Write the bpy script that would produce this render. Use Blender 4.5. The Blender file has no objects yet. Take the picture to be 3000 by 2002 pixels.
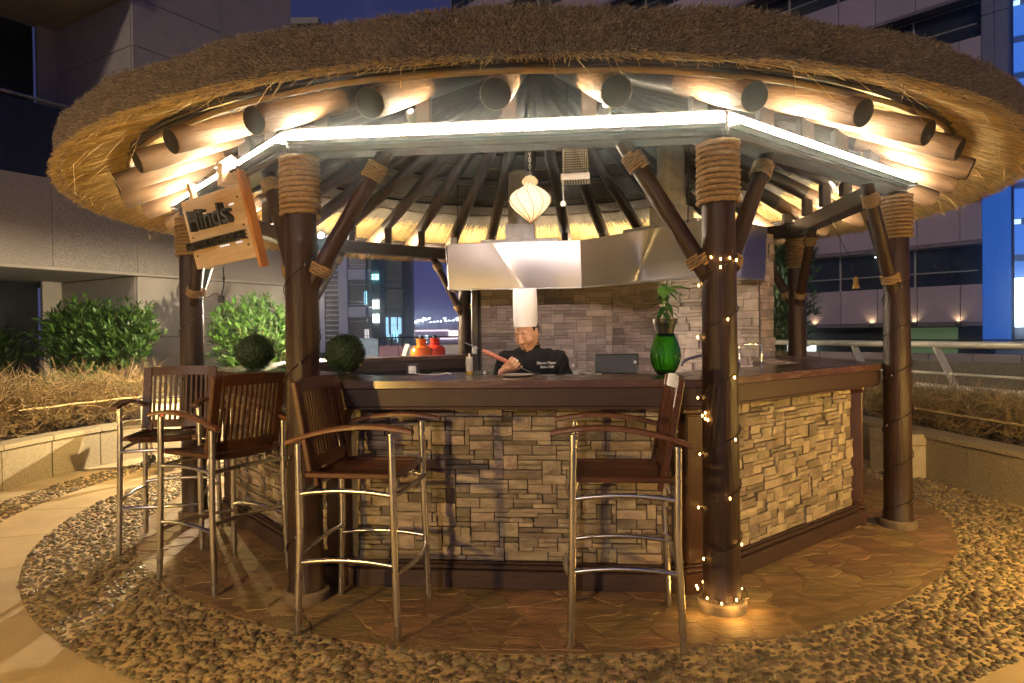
import bpy, math, random
import numpy as np
from mathutils import Matrix, Vector, Euler

random.seed(7)
rng = np.random.default_rng(7)
PI = math.pi
R = math.radians
scene = bpy.context.scene

# ------------------------------------------------------------------ camera
cam_data = bpy.data.cameras.new('camera')
cam = bpy.data.objects.new('camera', cam_data)
scene.collection.objects.link(cam)
cam_data.sensor_width = 36.0
cam_data.lens = 36.0 * 1554.5 / 2350.0
cam_data.clip_start = 0.05
cam_data.clip_end = 3000
PITCH, ROLL = -0.0115, -0.0131
cam.matrix_world = (Matrix.Translation((0, 0, 1.5)) @ Matrix.Rotation(PITCH, 4, 'X')
                    @ Matrix.Rotation(PI / 2, 4, 'X') @ Matrix.Rotation(ROLL, 4, 'Z'))
scene.camera = cam

# ------------------------------------------------------------------ world: night sky over a city
world = bpy.data.worlds.new('World')
scene.world = world
world.use_nodes = True
wn, wl = world.node_tree.nodes, world.node_tree.links
wn.clear()
w_out = wn.new('ShaderNodeOutputWorld')
w_bg = wn.new('ShaderNodeBackground')
w_sky = wn.new('ShaderNodeTexSky')
w_sky.sky_type = 'NISHITA'
w_sky.sun_disc = False
w_sky.sun_elevation = R(-4)
w_sky.sun_rotation = R(200)
w_sky.air_density = 1.5
w_sky.dust_density = 2.0
w_tc = wn.new('ShaderNodeTexCoord')
w_sep = wn.new('ShaderNodeSeparateXYZ')
w_ramp = wn.new('ShaderNodeValToRGB')          # light-polluted night sky: glow low over the city, navy above
wl.new(w_tc.outputs['Generated'], w_sep.inputs[0])
wl.new(w_sep.outputs['Z'], w_ramp.inputs[0])
cr = w_ramp.color_ramp
cr.elements[0].position, cr.elements[0].color = 0.0, (0.40, 0.37, 0.98, 1)
cr.elements[1].position, cr.elements[1].color = 0.62, (0.07, 0.085, 0.27, 1)
e = cr.elements.new(0.13); e.color = (0.22, 0.25, 0.78, 1)
e = cr.elements.new(0.32); e.color = (0.10, 0.12, 0.42, 1)
w_add = wn.new('ShaderNodeMix'); w_add.data_type = 'RGBA'; w_add.blend_type = 'ADD'
w_add.inputs['Factor'].default_value = 1.0
wl.new(w_sky.outputs[0], w_add.inputs[6])
wl.new(w_ramp.outputs[0], w_add.inputs[7])
wl.new(w_add.outputs[2], w_bg.inputs[0])
w_bg.inputs[1].default_value = 0.12
wl.new(w_bg.outputs[0], w_out.inputs[0])

# ------------------------------------------------------------------ the one sun lamp: soft city light from behind left
sun_data = bpy.data.lights.new('sun', 'SUN')
sun = bpy.data.objects.new('sun', sun_data)
scene.collection.objects.link(sun)
sun_data.energy = 0.36
sun_data.angle = R(4)
sun_data.color = (1.0, 0.78, 0.58)
sun.rotation_euler = Vector((0.27, 0.90, -0.26)).to_track_quat('-Z', 'Y').to_euler()

scene.view_settings.view_transform = 'Standard'
scene.view_settings.look = 'None'
scene.view_settings.exposure = 1.25
scene.view_settings.gamma = 1.0
scene.view_settings.use_curve_mapping = False
scene.cycles.max_bounces = 8
scene.cycles.diffuse_bounces = 4
scene.cycles.glossy_bounces = 3
scene.cycles.transmission_bounces = 6
scene.cycles.caustics_reflective = False
scene.cycles.caustics_refractive = False
scene.cycles.sample_clamp_indirect = 6.0

# ------------------------------------------------------------------ helpers: materials
MATS = {}
def new_mat(name):
    m = bpy.data.materials.new(name); m.use_nodes = True
    return m, m.node_tree.nodes, m.node_tree.links, m.node_tree.nodes['Principled BSDF']

def mat(name, col, rough=0.6, metal=0.0, var=0.2, scale=8.0, bump=0.0, bscale=None, col2=None, rnd=0.0,
        island=False, stretch=None, spec=0.5, coat=0.0, detail=6.0, hue=0.0, trans=0.0):
    """procedural surface: noise between two tones, optional random tone per object or per island, optional bump"""
    if name in MATS: return MATS[name]
    m, n, l, b = new_mat(name)
    tc = n.new('ShaderNodeTexCoord')
    src = tc.outputs['Object']
    if stretch:
        mp = n.new('ShaderNodeMapping'); mp.inputs['Scale'].default_value = stretch
        l.new(src, mp.inputs[0]); src = mp.outputs[0]
    no = n.new('ShaderNodeTexNoise')
    no.inputs['Scale'].default_value = scale; no.inputs['Detail'].default_value = detail; no.inputs['Roughness'].default_value = 0.62
    vec = src
    if rnd:
        oi = n.new('ShaderNodeObjectInfo')
        vm = n.new('ShaderNodeVectorMath'); vm.operation = 'ADD'
        cb = n.new('ShaderNodeCombineXYZ')
        mu = n.new('ShaderNodeMath'); mu.operation = 'MULTIPLY'; mu.inputs[1].default_value = 37.0
        l.new(oi.outputs['Random'], mu.inputs[0])
        for i in range(3): l.new(mu.outputs[0], cb.inputs[i])
        l.new(src, vm.inputs[0]); l.new(cb.outputs[0], vm.inputs[1]); vec = vm.outputs[0]
    l.new(vec, no.inputs['Vector'])
    rp = n.new('ShaderNodeValToRGB')
    c2 = col2 or tuple(min(1, c * (1 + var)) for c in col)
    c1 = col if col2 else tuple(c * (1 - var) for c in col)
    rp.color_ramp.elements[0].position = 0.32; rp.color_ramp.elements[0].color = (*c1, 1)
    rp.color_ramp.elements[1].position = 0.68; rp.color_ramp.elements[1].color = (*c2, 1)
    l.new(no.outputs[0], rp.inputs[0])
    out = rp.outputs[0]
    if rnd or island:
        hs = n.new('ShaderNodeHueSaturation')
        mr = n.new('ShaderNodeMapRange')
        if island:
            ge = n.new('ShaderNodeNewGeometry'); r_out = ge.outputs['Random Per Island']
        else:
            r_out = oi.outputs['Random']
        k = rnd or 0.3
        mr.inputs[3].default_value = 1 - k; mr.inputs[4].default_value = 1 + k
        l.new(r_out, mr.inputs[0]); l.new(mr.outputs[0], hs.inputs['Value'])
        if hue:
            m2 = n.new('ShaderNodeMath'); m2.operation = 'MULTIPLY'; m2.inputs[1].default_value = 7.31
            m3 = n.new('ShaderNodeMath'); m3.operation = 'FRACT'
            mh = n.new('ShaderNodeMapRange'); mh.inputs[3].default_value = 0.5 - hue; mh.inputs[4].default_value = 0.5 + hue
            l.new(r_out, m2.inputs[0]); l.new(m2.outputs[0], m3.inputs[0]); l.new(m3.outputs[0], mh.inputs[0]); l.new(mh.outputs[0], hs.inputs['Hue'])
        l.new(out, hs.inputs['Color']); out = hs.outputs[0]
    l.new(out, b.inputs['Base Color'])
    b.inputs['Roughness'].default_value = rough
    b.inputs['Metallic'].default_value = metal
    b.inputs['Specular IOR Level'].default_value = spec
    if coat: b.inputs['Coat Weight'].default_value = coat; b.inputs['Coat Roughness'].default_value = 0.25
    if trans: b.inputs['Transmission Weight'].default_value = trans
    # roughness breaks up with the same noise
    rr = n.new('ShaderNodeMapRange'); rr.inputs[3].default_value = max(0.03, rough - 0.12); rr.inputs[4].default_value = min(1, rough + 0.12)
    l.new(no.outputs[0], rr.inputs[0]); l.new(rr.outputs[0], b.inputs['Roughness'])
    if bump:
        nb = n.new('ShaderNodeTexNoise'); nb.inputs['Scale'].default_value = bscale or scale * 3; nb.inputs['Detail'].default_value = 5
        l.new(vec, nb.inputs['Vector'])
        bp = n.new('ShaderNodeBump'); bp.inputs['Strength'].default_value = bump; bp.inputs['Distance'].default_value = 0.02
        l.new(nb.outputs[0], bp.inputs['Height']); l.new(bp.outputs[0], b.inputs['Normal'])
    MATS[name] = m
    return m

def emit(name, col, strength, base=None):
    if name in MATS: return MATS[name]
    m, n, l, b = new_mat(name)
    b.inputs['Base Color'].default_value = (*(base or col), 1)
    b.inputs['Emission Color'].default_value = (*col, 1)
    b.inputs['Emission Strength'].default_value = strength
    MATS[name] = m
    return m

# ------------------------------------------------------------------ helpers: meshes
COLL = scene.collection
def link(o):
    COLL.objects.link(o); return o

def frame_from(d):
    d = Vector(d).normalized()
    up = Vector((0, 0, 1)) if abs(d.z) < 0.95 else Vector((1, 0, 0))
    x = up.cross(d).normalized(); y = d.cross(x).normalized()
    return x, y, d

class MB:
    """collects simple solids; build() links them as one mesh object"""
    def __init__(s): s.v = []; s.f = []
    def add(s, vs, fs, M=None):
        o = len(s.v)
        if M is not None: vs = [tuple(M @ Vector(p)) for p in vs]
        s.v += [tuple(p) for p in vs]; s.f += [tuple(i + o for i in f) for f in fs]
        return s
    def box(s, c, d, M=None, ch=0.0):
        hx, hy, hz = d[0] / 2, d[1] / 2, d[2] / 2
        if ch <= 0:
            vs = [(c[0] + x * hx, c[1] + y * hy, c[2] + z * hz) for x in (-1, 1) for y in (-1, 1) for z in (-1, 1)]
            fs = [(0, 1, 3, 2), (4, 6, 7, 5), (0, 4, 5, 1), (2, 3, 7, 6), (0, 2, 6, 4), (1, 5, 7, 3)]
            return s.add(vs, fs, M)
        ch = min(ch, hx * .9, hy * .9, hz * .9)
        cs = [(x, y, z) for x in (-1, 1) for y in (-1, 1) for z in (-1, 1)]
        vs = []; idx = {}
        for k in cs:
            for a in range(3):
                p = [k[i] * ((hx, hy, hz)[i] - (0 if i == a else ch)) for i in range(3)]
                idx[k, a] = len(vs); vs.append(tuple(p))
        fs = []
        for a in range(3):
            b_, c_ = (a + 1) % 3, (a + 2) % 3
            for sg in (-1, 1):
                q = []
                for u, w in ((-1, -1), (1, -1), (1, 1), (-1, 1)):
                    k = [0, 0, 0]; k[a] = sg; k[b_] = u; k[c_] = w; q.append(idx[tuple(k), a])
                fs.append(q)
            for u in (-1, 1):
                for w in (-1, 1):
                    k1 = [0, 0, 0]; k1[a] = -1; k1[b_] = u; k1[c_] = w; k2 = list(k1); k2[a] = 1
                    k1, k2 = tuple(k1), tuple(k2)
                    fs.append([idx[k1, b_], idx[k2, b_], idx[k2, c_], idx[k1, c_]])
        for k in cs: fs.append([idx[k, 0], idx[k, 1], idx[k, 2]])
        out = []
        for f in fs:
            p = [Vector(vs[i]) for i in f]
            nn = (p[1] - p[0]).cross(p[2] - p[0]); ce = sum(p, Vector()) / len(p)
            out.append(tuple(f) if nn.dot(ce) > 0 else tuple(reversed(f)))
        vs = [(p[0] + c[0], p[1] + c[1], p[2] + c[2]) for p in vs]
        return s.add(vs, out, M)
    def tube(s, pts, r, n=8, cap=True, closed=False, M=None, squash=None):
        pts = [Vector(p) for p in pts]; N = len(pts)
        rs = r if isinstance(r, (list, tuple)) else [r] * N
        vs = []; fs = []
        x = y = None
        for i, p in enumerate(pts):
            if closed: d = pts[(i + 1) % N] - pts[i - 1]
            else: d = pts[min(i + 1, N - 1)] - pts[max(i - 1, 0)]
            if d.length < 1e-9: d = Vector((0, 0, 1))
            d.normalize()
            if x is None: x, y, _ = frame_from(d)
            else:
                x = (x - d * x.dot(d)).normalized(); y = d.cross(x)
            for k in range(n):
                a = 2 * PI * k / n
                q1, q2 = (squash or (1, 1))
                vs.append(p + x * (rs[i] * q1 * math.cos(a)) + y * (rs[i] * q2 * math.sin(a)))
        for i in range(N if closed else N - 1):
            j = (i + 1) % N
            for k in range(n):
                k2 = (k + 1) % n
                fs.append((i * n + k, i * n + k2, j * n + k2, j * n + k))
        if cap and not closed:
            fs.append(tuple(reversed(range(n)))); fs.append(tuple((N - 1) * n + k for k in range(n)))
        return s.add([tuple(v) for v in vs], fs, M)
    def lathe(s, prof, n=24, c=(0, 0, 0), M=None, cap=True, flute=None):
        vs = []; fs = []
        for (r, z) in prof:
            for k in range(n):
                a = 2 * PI * k / n
                rr = r * (1 + flute(a, z)) if flute else r
                vs.append((c[0] + rr * math.cos(a), c[1] + rr * math.sin(a), c[2] + z))
        for i in range(len(prof) - 1):
            for k in range(n):
                k2 = (k + 1) % n
                fs.append((i * n + k, i * n + k2, (i + 1) * n + k2, (i + 1) * n + k))
        if cap:
            if prof[0][0] > 1e-4: fs.append(tuple(reversed(range(n))))
            if prof[-1][0] > 1e-4: fs.append(tuple((len(prof) - 1) * n + k for k in range(n)))
        return s.add(vs, fs, M)
    def prism(s, poly, z0, z1, M=None, inset=0.0):
        n = len(poly)
        cx = sum(p[0] for p in poly) / n; cy = sum(p[1] for p in poly) / n
        top = poly
        if inset:
            top = []
            for x, y in poly:
                d = math.hypot(x - cx, y - cy) or 1
                top.append((x - (x - cx) / d * inset, y - (y - cy) / d * inset))
        vs = [(x, y, z0) for x, y in poly] + [(x, y, z1) for x, y in top]
        fs = [tuple(reversed(range(n))), tuple(range(n, 2 * n))]
        fs += [(i, (i + 1) % n, n + (i + 1) % n, n + i) for i in range(n)]
        return s.add(vs, fs, M)
    def mesh(s, name, m, smooth=35):
        me = bpy.data.meshes.new(name)
        me.from_pydata(s.v, [], s.f); me.update()
        if smooth:
            me.shade_smooth(); me.set_sharp_from_angle(angle=R(smooth))
        if m is not None: me.materials.append(m)
        return me
    def build(s, name, m, parent=None, smooth=35, kind=None, loc=None, rz=0):
        o = link(bpy.data.objects.new(name, s.mesh(name, m, smooth)))
        if parent is not None: o.parent = parent
        if kind: o['kind'] = kind
        if loc is not None: o.location = loc
        if rz: o.rotation_euler = (0, 0, rz)
        return o

def place(name, me, parent=None, M=None):
    o = link(bpy.data.objects.new(name, me))
    if parent is not None: o.parent = parent
    if M is not None: o.matrix_local = M
    return o

def tag(o, label, cat, group=None):
    o['label'] = label; o['category'] = cat
    if group: o['group'] = group
    return o

def thing(name, label, cat, loc=(0, 0, 0), rz=0.0, group=None):
    o = link(bpy.data.objects.new(name, None))
    o.empty_display_size = 0.1
    o.location = loc; o.rotation_euler = (0, 0, rz)
    return tag(o, label, cat, group)

def structure(o): o['kind'] = 'structure'; return o

def fast_mesh(name, verts, faces, m, smooth=None):
    """numpy verts (N,3) and equal-sized faces (M,k)"""
    me = bpy.data.meshes.new(name)
    verts = np.asarray(verts, np.float32); faces = np.asarray(faces, np.int32)
    k = faces.shape[1]
    me.vertices.add(len(verts)); me.vertices.foreach_set('co', verts.ravel())
    me.loops.add(faces.size); me.loops.foreach_set('vertex_index', faces.ravel())
    me.polygons.add(len(faces))
    me.polygons.foreach_set('loop_start', np.arange(0, faces.size, k, dtype=np.int32))
    me.polygons.foreach_set('loop_total', np.full(len(faces), k, np.int32))
    me.update(calc_edges=True); me.validate()
    if smooth: me.shade_smooth()
    if m is not None: me.materials.append(m)
    return me

def seg_M(p, q):
    """matrix taking the z axis 0..1 onto the segment p-q (unscaled)"""
    x, y, d = frame_from(Vector(q) - Vector(p))
    return Matrix.Translation(p) @ Matrix((x, y, d)).transposed().to_4x4()

def arc(pts3, n=12):
    """quadratic bezier through control points"""
    a, b, c = [Vector(p) for p in pts3]
    return [a * (1 - t) ** 2 + b * 2 * t * (1 - t) + c * t * t for t in [i / n for i in range(n + 1)]]

def catmull(pts, per=8):
    P = [Vector(p) for p in pts]; P = [P[0] * 2 - P[1]] + P + [P[-1] * 2 - P[-2]]
    out = []
    for i in range(1, len(P) - 2):
        for k in range(per):
            t = k / per
            out.append(0.5 * ((2 * P[i]) + (P[i + 1] - P[i - 1]) * t + (2 * P[i - 1] - 5 * P[i] + 4 * P[i + 1] - P[i + 2]) * t * t + (3 * P[i] - P[i - 1] - 3 * P[i + 1] + P[i + 2]) * t ** 3))
    out.append(P[-2]); return out

def spot(name, loc, target, energy, color, angle=110, blend=0.7, size=0.03, parent=None):
    d = bpy.data.lights.new(name, 'SPOT'); d.energy = energy; d.color = color
    d.spot_size = R(angle); d.spot_blend = blend; d.shadow_soft_size = size
    o = link(bpy.data.objects.new(name, d)); o.location = loc
    o.rotation_euler = (Vector(target) - Vector(loc)).to_track_quat('-Z', 'Y').to_euler()
    if parent is not None: o.parent = parent
    return o
def point(name, loc, energy, color, size=0.05, parent=None):
    d = bpy.data.lights.new(name, 'POINT'); d.energy = energy; d.color = color; d.shadow_soft_size = size
    o = link(bpy.data.objects.new(name, d)); o.location = loc
    if parent is not None: o.parent = parent
    return o

# ------------------------------------------------------------------ layout of the pavilion: a regular octagon
CX, CY = 0.23, 6.547
CEN = Vector((CX, CY, 0))
RP, ROT = 3.036, -5.51          # post circle, degrees
def nrm(k): a = R(-90 + ROT + 45 * k); return Vector((math.cos(a), math.sin(a), 0))
def corner(i, r, z=0.0): a = R(-90 + ROT - 22.5 + 45 * i); return Vector((r * math.cos(a), r * math.sin(a), z))   # i=0 A, 1 B, 2 C, 3 D, 4 G, 5 H, 6 F, 7 E
def face_M(k, a):
    """frame on face k at apothem a: x to the right seen from outside, y inward, z up (relative to the centre)"""
    n = nrm(k); t = Vector((-n.y, n.x, 0))
    return Matrix.Translation(n * a) @ Matrix((t, -n, Vector((0, 0, 1)))).transposed().to_4x4()
C8 = math.cos(PI / 8)
# ------------------------------------------------------------------ materials
M_PAVE = mat('terrace_paving', (0.46, 0.355, 0.21), 0.75, scale=3.0, var=0.16, bump=0.25, bscale=90, rnd=0.07, detail=10)
M_MORTAR = mat('sand_mortar', (0.56, 0.42, 0.23), 0.9, scale=14, var=0.2, bump=0.5, bscale=60)
M_JOINT = mat('dark_joint', (0.10, 0.085, 0.06), 0.95, scale=20, var=0.3)
M_PEB = mat('river_pebble', (0.17, 0.13, 0.075), 0.5, scale=1.6, var=0.35, rnd=0.6, bump=0.05, bscale=3, hue=0.035)
M_PEBI = mat('river_pebble_mass', (0.17, 0.13, 0.075), 0.5, scale=18, var=0.35, rnd=0.5, island=True, bump=0.08, bscale=60, hue=0.035)
M_FLAG = mat('sandstone_flag', (0.135, 0.085, 0.045), 0.62, scale=4, var=0.0, col2=(0.33, 0.215, 0.112), rnd=0.28, bump=0.7, bscale=14, stretch=(1, 3.6, 1), hue=0.02, detail=10)
M_FMORT = mat('flag_mortar', (0.23, 0.15, 0.08), 0.85, scale=10, var=0.25, bump=0.5, bscale=50)
M_GROUND = mat('far_ground', (0.06, 0.055, 0.05), 0.9, scale=0.3)
M_WOOD = mat('dark_stained_wood', (0.050, 0.020, 0.012), 0.34, scale=7, var=0.0, col2=(0.085, 0.036, 0.022), stretch=(9, 9, 1), bump=0.08, bscale=40, spec=0.55, coat=0.25)
M_WOODH = mat('dark_stained_board', (0.040, 0.023, 0.020), 0.5, scale=6, var=0.0, col2=(0.068, 0.039, 0.033), stretch=(1, 9, 9), bump=0.10, bscale=30, spec=0.35, coat=0.0)
M_POST = mat('stained_log', (0.024, 0.011, 0.007), 0.44, scale=5, var=0.0, col2=(0.044, 0.021, 0.013), stretch=(7, 7, 0.6), bump=0.30, bscale=12, spec=0.32, coat=0.0)
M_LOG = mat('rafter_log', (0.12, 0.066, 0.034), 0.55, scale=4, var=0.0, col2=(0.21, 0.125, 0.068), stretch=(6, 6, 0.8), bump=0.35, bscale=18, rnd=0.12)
M_LOGEND = mat('rafter_end_grain', (0.025, 0.018, 0.012), 0.8, scale=30, var=0.3)
M_ROPE = mat('manila_rope', (0.27, 0.175, 0.085), 0.85, scale=90, var=0.25, bump=0.4, bscale=260)
M_STEEL = mat('brushed_steel', (0.66, 0.64, 0.60), 0.26, metal=1.0, scale=3, var=0.03, detail=1)
M_BLACK = mat('black_plastic', (0.012, 0.012, 0.013), 0.4, scale=10)
M_WHITEP = mat('white_plastic', (0.75, 0.73, 0.68), 0.35, scale=10, var=0.05)
M_CABLE = mat('cable', (0.010, 0.009, 0.008), 0.5, scale=10)

# ------------------------------------------------------------------ ground
structure(MB().box((0, 95, -0.55), (320, 240, 1.0)).build('ground', M_GROUND, smooth=0))
terr = MB()
terr.prism([(CX + 14 * math.cos(a), CY + 2 + 14 * math.sin(a)) for a in [2 * PI * k / 64 for k in range(64)]], -0.30, -0.016)
structure(terr.build('terrace', M_JOINT, smooth=0))

def ring_piece(r0, r1, a0, a1, z0, z1, n=6):
    """a sector of a flat ring, built of quads"""
    vs = []; fs = []
    for i in range(n + 1):
        a = a0 + (a1 - a0) * i / n; c, s = math.cos(a), math.sin(a)
        vs += [(r0 * c, r0 * s, z0), (r1 * c, r1 * s, z0), (r1 * c, r1 * s, z1), (r0 * c, r0 * s, z1)]
    for i in range(n):
        b, d = 4 * i, 4 * i + 4
        for k in range(4): fs.append((b + k, b + (k + 1) % 4, d + (k + 1) % 4, d + k))
    fs += [(3, 2, 1, 0), (4 * n, 4 * n + 1, 4 * n + 2, 4 * n + 3)]
    return MB().add(vs, [tuple(reversed(f)) for f in fs])

# paving ring round the pebbles: long curved slabs, each its own piece
pav = structure(ring_piece(4.062, 4.075, 0, 2 * PI - 0.001, -0.016, -0.012, 96).build('paving', M_JOINT, smooth=0, loc=CEN))
angs = [R(a) for a in (128, 141, 152, 164, 176, 187.5, 199, 210.5, 224.5, 236, 247.5, 258, 269, 280, 291, 302, 313, 325, 337, 349, 361)]
for a0, a1 in zip(angs, angs[1:]):
    g = 0.004
    w = 4.56 if R(150) < (a0 + a1) / 2 < R(196) else 5.0
    ring_piece(4.066, w, a0 + g / 4, a1 - g / 4, -0.014, 0.002 + random.uniform(-.001, .001)).build('slab', M_PAVE, pav, smooth=0)
    if w > 4.9:
        ring_piece(5.008, 6.2, a0 + g / 5, a1 - g / 5, -0.014, 0.002).build('slab', M_PAVE, pav, smooth=0)
ring_piece(5.02, 5.6, R(140), R(197), -0.014, 0.001, 24).build('slab', M_PAVE, pav, smooth=0)

# pebble beds
bed = structure(ring_piece(3.35, 4.062, R(100), R(100) + 2 * PI - 0.001, -0.014, -0.004, 120).build('pebble_bed', M_MORTAR, smooth=0, loc=CEN))
bed2 = structure(ring_piece(4.563, 5.017, R(140), R(197), -0.014, -0.004, 40).build('pebble_border', M_MORTAR, smooth=0, loc=CEN))

def icosphere():
    t = (1 + 5 ** .5) / 2
    v = [(-1, t, 0), (1, t, 0), (-1, -t, 0), (1, -t, 0), (0, -1, t), (0, 1, t), (0, -1, -t), (0, 1, -t), (t, 0, -1), (t, 0, 1), (-t, 0, -1), (-t, 0, 1)]
    f = [(0, 11, 5), (0, 5, 1), (0, 1, 7), (0, 7, 10), (0, 10, 11), (1, 5, 9), (5, 11, 4), (11, 10, 2), (10, 7, 6), (7, 1, 8), (3, 9, 4), (3, 4, 2), (3, 2, 6), (3, 6, 8), (3, 8, 9), (4, 9, 5), (2, 4, 11), (6, 2, 10), (8, 6, 7), (9, 8, 1)]
    v = [Vector(p).normalized() for p in v]; mid = {}; nf = []
    def mp(a, b):
        k = (min(a, b), max(a, b))
        if k not in mid: mid[k] = len(v); v.append(((v[a] + v[b]) / 2).normalized())
        return mid[k]
    for a, b, c in f:
        x, y, z = mp(a, b), mp(b, c), mp(c, a); nf += [(a, x, z), (b, y, x), (c, z, y), (x, y, z)]
    return np.array([tuple(p) for p in v]), np.array(nf)
ICO_V, ICO_F = icosphere()

def scatter(r0, r1, a0, a1, sp):
    out = []
    nr = int((r1 - r0) / sp)
    for i in range(nr + 1):
        r = r0 + (i + .5) * (r1 - r0) / (nr + 1)
        na = int((a1 - a0) * r / sp)
        off = random.random()
        for k in range(na):
            if random.random() < 0.05: continue
            a = a0 + (k + off) / na * (a1 - a0) + random.gauss(0, .30) * sp / r
            rr = min(max(r + random.gauss(0, .30) * sp, r0 + .012), r1 - .012)
            out.append((rr * math.cos(a), rr * math.sin(a)))
    return out

def pebble_arrays(pts, big=1.0):
    P = np.array(pts); N = len(P)
    s = np.clip(rng.lognormal(-4.20, .32, N), .008, .032) * big
    ax = np.stack([s * rng.uniform(.95, 1.35, N), s * rng.uniform(.70, 1.0, N), s * rng.uniform(.45, .7, N)], 1)
    ang = rng.uniform(0, 2 * PI, N)
    z = ax[:, 2] * rng.uniform(-.30, .25, N) - .003
    return P, ax, ang, z

vis0, vis1 = R(143), R(372)
pts = scatter(3.40, 4.06, vis0, vis1, 0.0345)
# keep the flag edge uneven: pebbles wander over it
cam_xy = Vector((-CX, -CY))
def in_view(p):
    x, y = p[0] + CX, p[1] + CY
    return y > 2.8 and abs(x) / y < 0.77
order = sorted(range(len(pts)), key=lambda i: (0 if in_view(pts[i]) else 1, (Vector(pts[i]) - cam_xy).length))
near, rest = order[:300], order[300:]
proto = []
for q in range(10):
    v = ICO_V.copy()
    d = rng.normal(size=(5, 3)); am = rng.uniform(-.13, .13, 5)
    f = 1 + sum(am[j] * np.sin(2.1 * (v @ d[j]) + j) for j in range(5))
    me = fast_mesh('pebble', v * f[:, None], ICO_F, M_PEB, True)
    proto.append((me, f))
P, ax, ang, z = pebble_arrays(pts)
for i in near:
    o = place('pebble', proto[i % 10][0], bed)
    o.location = (P[i, 0], P[i, 1], z[i]); o.scale = ax[i]; o.rotation_euler = (rng.uniform(-.3, .3), rng.uniform(-.3, .3), ang[i])
def mass(idx, P, ax, ang, z, name, parent):
    idx = np.array(idx); nv = len(ICO_V)
    fac = np.stack([proto[k % 10][1] for k in range(10)])[idx % 10]
    V = ICO_V[None] * fac[:, :, None] * ax[idx][:, None, :]
    c, s = np.cos(ang[idx])[:, None], np.sin(ang[idx])[:, None]
    X = V[:, :, 0] * c - V[:, :, 1] * s + P[idx, 0][:, None]
    Y = V[:, :, 0] * s + V[:, :, 1] * c + P[idx, 1][:, None]
    Z = V[:, :, 2] + z[idx][:, None]
    F = ICO_F[None] + (np.arange(len(idx)) * nv)[:, None, None]
    o = place(name, fast_mesh(name, np.stack([X, Y, Z], 2).reshape(-1, 3), F.reshape(-1, 3), M_PEBI, True), parent)
    o['kind'] = 'stuff'
mass(rest, P, ax, ang, z, 'pebbles', bed)
pts2 = scatter(4.58, 5.0, R(143), R(196), 0.045)
P2, ax2, ang2, z2 = pebble_arrays(pts2, 1.15)
mass(list(range(len(pts2))), P2, ax2, ang2, z2, 'pebbles', bed2)

# crazy-paved sandstone flags between the bar and the pebbles: Voronoi stones with mortar joints
flag = structure(ring_piece(2.0, 3.40, R(100), R(100) + 2 * PI - 0.001, -0.014, 0.0015, 120).build('flagstone_ring', M_FMORT, smooth=0, loc=CEN))
seeds = []
for _ in range(6000):
    a = random.uniform(R(110), R(388)); r = random.uniform(2.45, 3.50)
    p = Vector((r * math.cos(a), r * math.sin(a)))
    md = random.choice((.38, .32, .26, .26, .20, .16))
    if all((p - q).length > md for q in seeds): seeds.append(p)
def cell(i):
    p = seeds[i]; poly = [p + Vector((.8 * math.cos(k * PI / 4), .8 * math.sin(k * PI / 4))) for k in range(8)]
    for j, q in enumerate(seeds):
        if j == i or (q - p).length > 1.2: continue
        m = (p + q) / 2; n = (q - p).normalized(); new = []
        for k in range(len(poly)):
            a, b = poly[k], poly[(k + 1) % len(poly)]
            da, db = (a - m).dot(n), (b - m).dot(n)
            if da <= 0: new.append(a)
            if da * db < 0: new.append(a + (b - a) * (da / (da - db)))
        poly = new
        if len(poly) < 3: return None
    return poly
for i in range(len(seeds)):
    r = seeds[i].length
    if not 2.5 < r < 3.44: continue
    poly = cell(i)
    if not poly: continue
    m_ = seeds[i].normalized(); lim = 3.40 + .03 * math.sin(9 * math.atan2(m_.y, m_.x)); new = []      # trim to the edge of the pebble bed
    for k in range(len(poly)):
        p_, q_ = poly[k], poly[(k + 1) % len(poly)]; da, db = p_.dot(m_) - lim, q_.dot(m_) - lim
        if da <= 0: new.append(p_)
        if da * db < 0: new.append(p_ + (q_ - p_) * (da / (da - db)))
    poly = new
    if len(poly) < 3: continue
    c = sum(poly, Vector((0, 0))) / len(poly)
    out = []
    gap = random.uniform(.003, .014)
    for k in range(len(poly)):
        a, b = poly[k], poly[(k + 1) % len(poly)]
        L = (b - a).length
        for t in ([.10, .3, .5, .7, .9] if L > .1 else [.5]):
            q = a + (b - a) * t + Vector((random.gauss(0, .008), random.gauss(0, .008)))
            d = (q - c).length or 1
            q = c + (q - c) * max(.3, (d - gap) / d)
            out.append((q.x - c.x, q.y - c.y))
    if len(out) < 3: continue
    area = abs(sum(out[k][0] * out[(k + 1) % len(out)][1] - out[(k + 1) % len(out)][0] * out[k][1] for k in range(len(out)))) / 2
    wid = min(max(p[0] * math.cos(t) + p[1] * math.sin(t) for p in out) - min(p[0] * math.cos(t) + p[1] * math.sin(t) for p in out) for t in (0, .4, .8, 1.2, 1.57, 2.0, 2.4, 2.8))
    if area < .008 or wid < .07: continue
    h = random.uniform(.0025, .006)
    o = MB().prism(out, -.012, h, inset=.005).build('flagstone', M_FLAG, flag, smooth=0)
    o.location = (c.x, c.y, 0)
# ------------------------------------------------------------------ thatched gazebo
gaz = thing('thatched_gazebo', 'round thatched gazebo on eight dark log posts with rope lashings', 'gazebo', CEN)
ZT, ZB = 2.52, 2.665          # post tops, ring beam top
SL = 0.46                     # roof slope
def under(r): return 2.62 + (3.83 - r) * SL     # underside of the thatch

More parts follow.
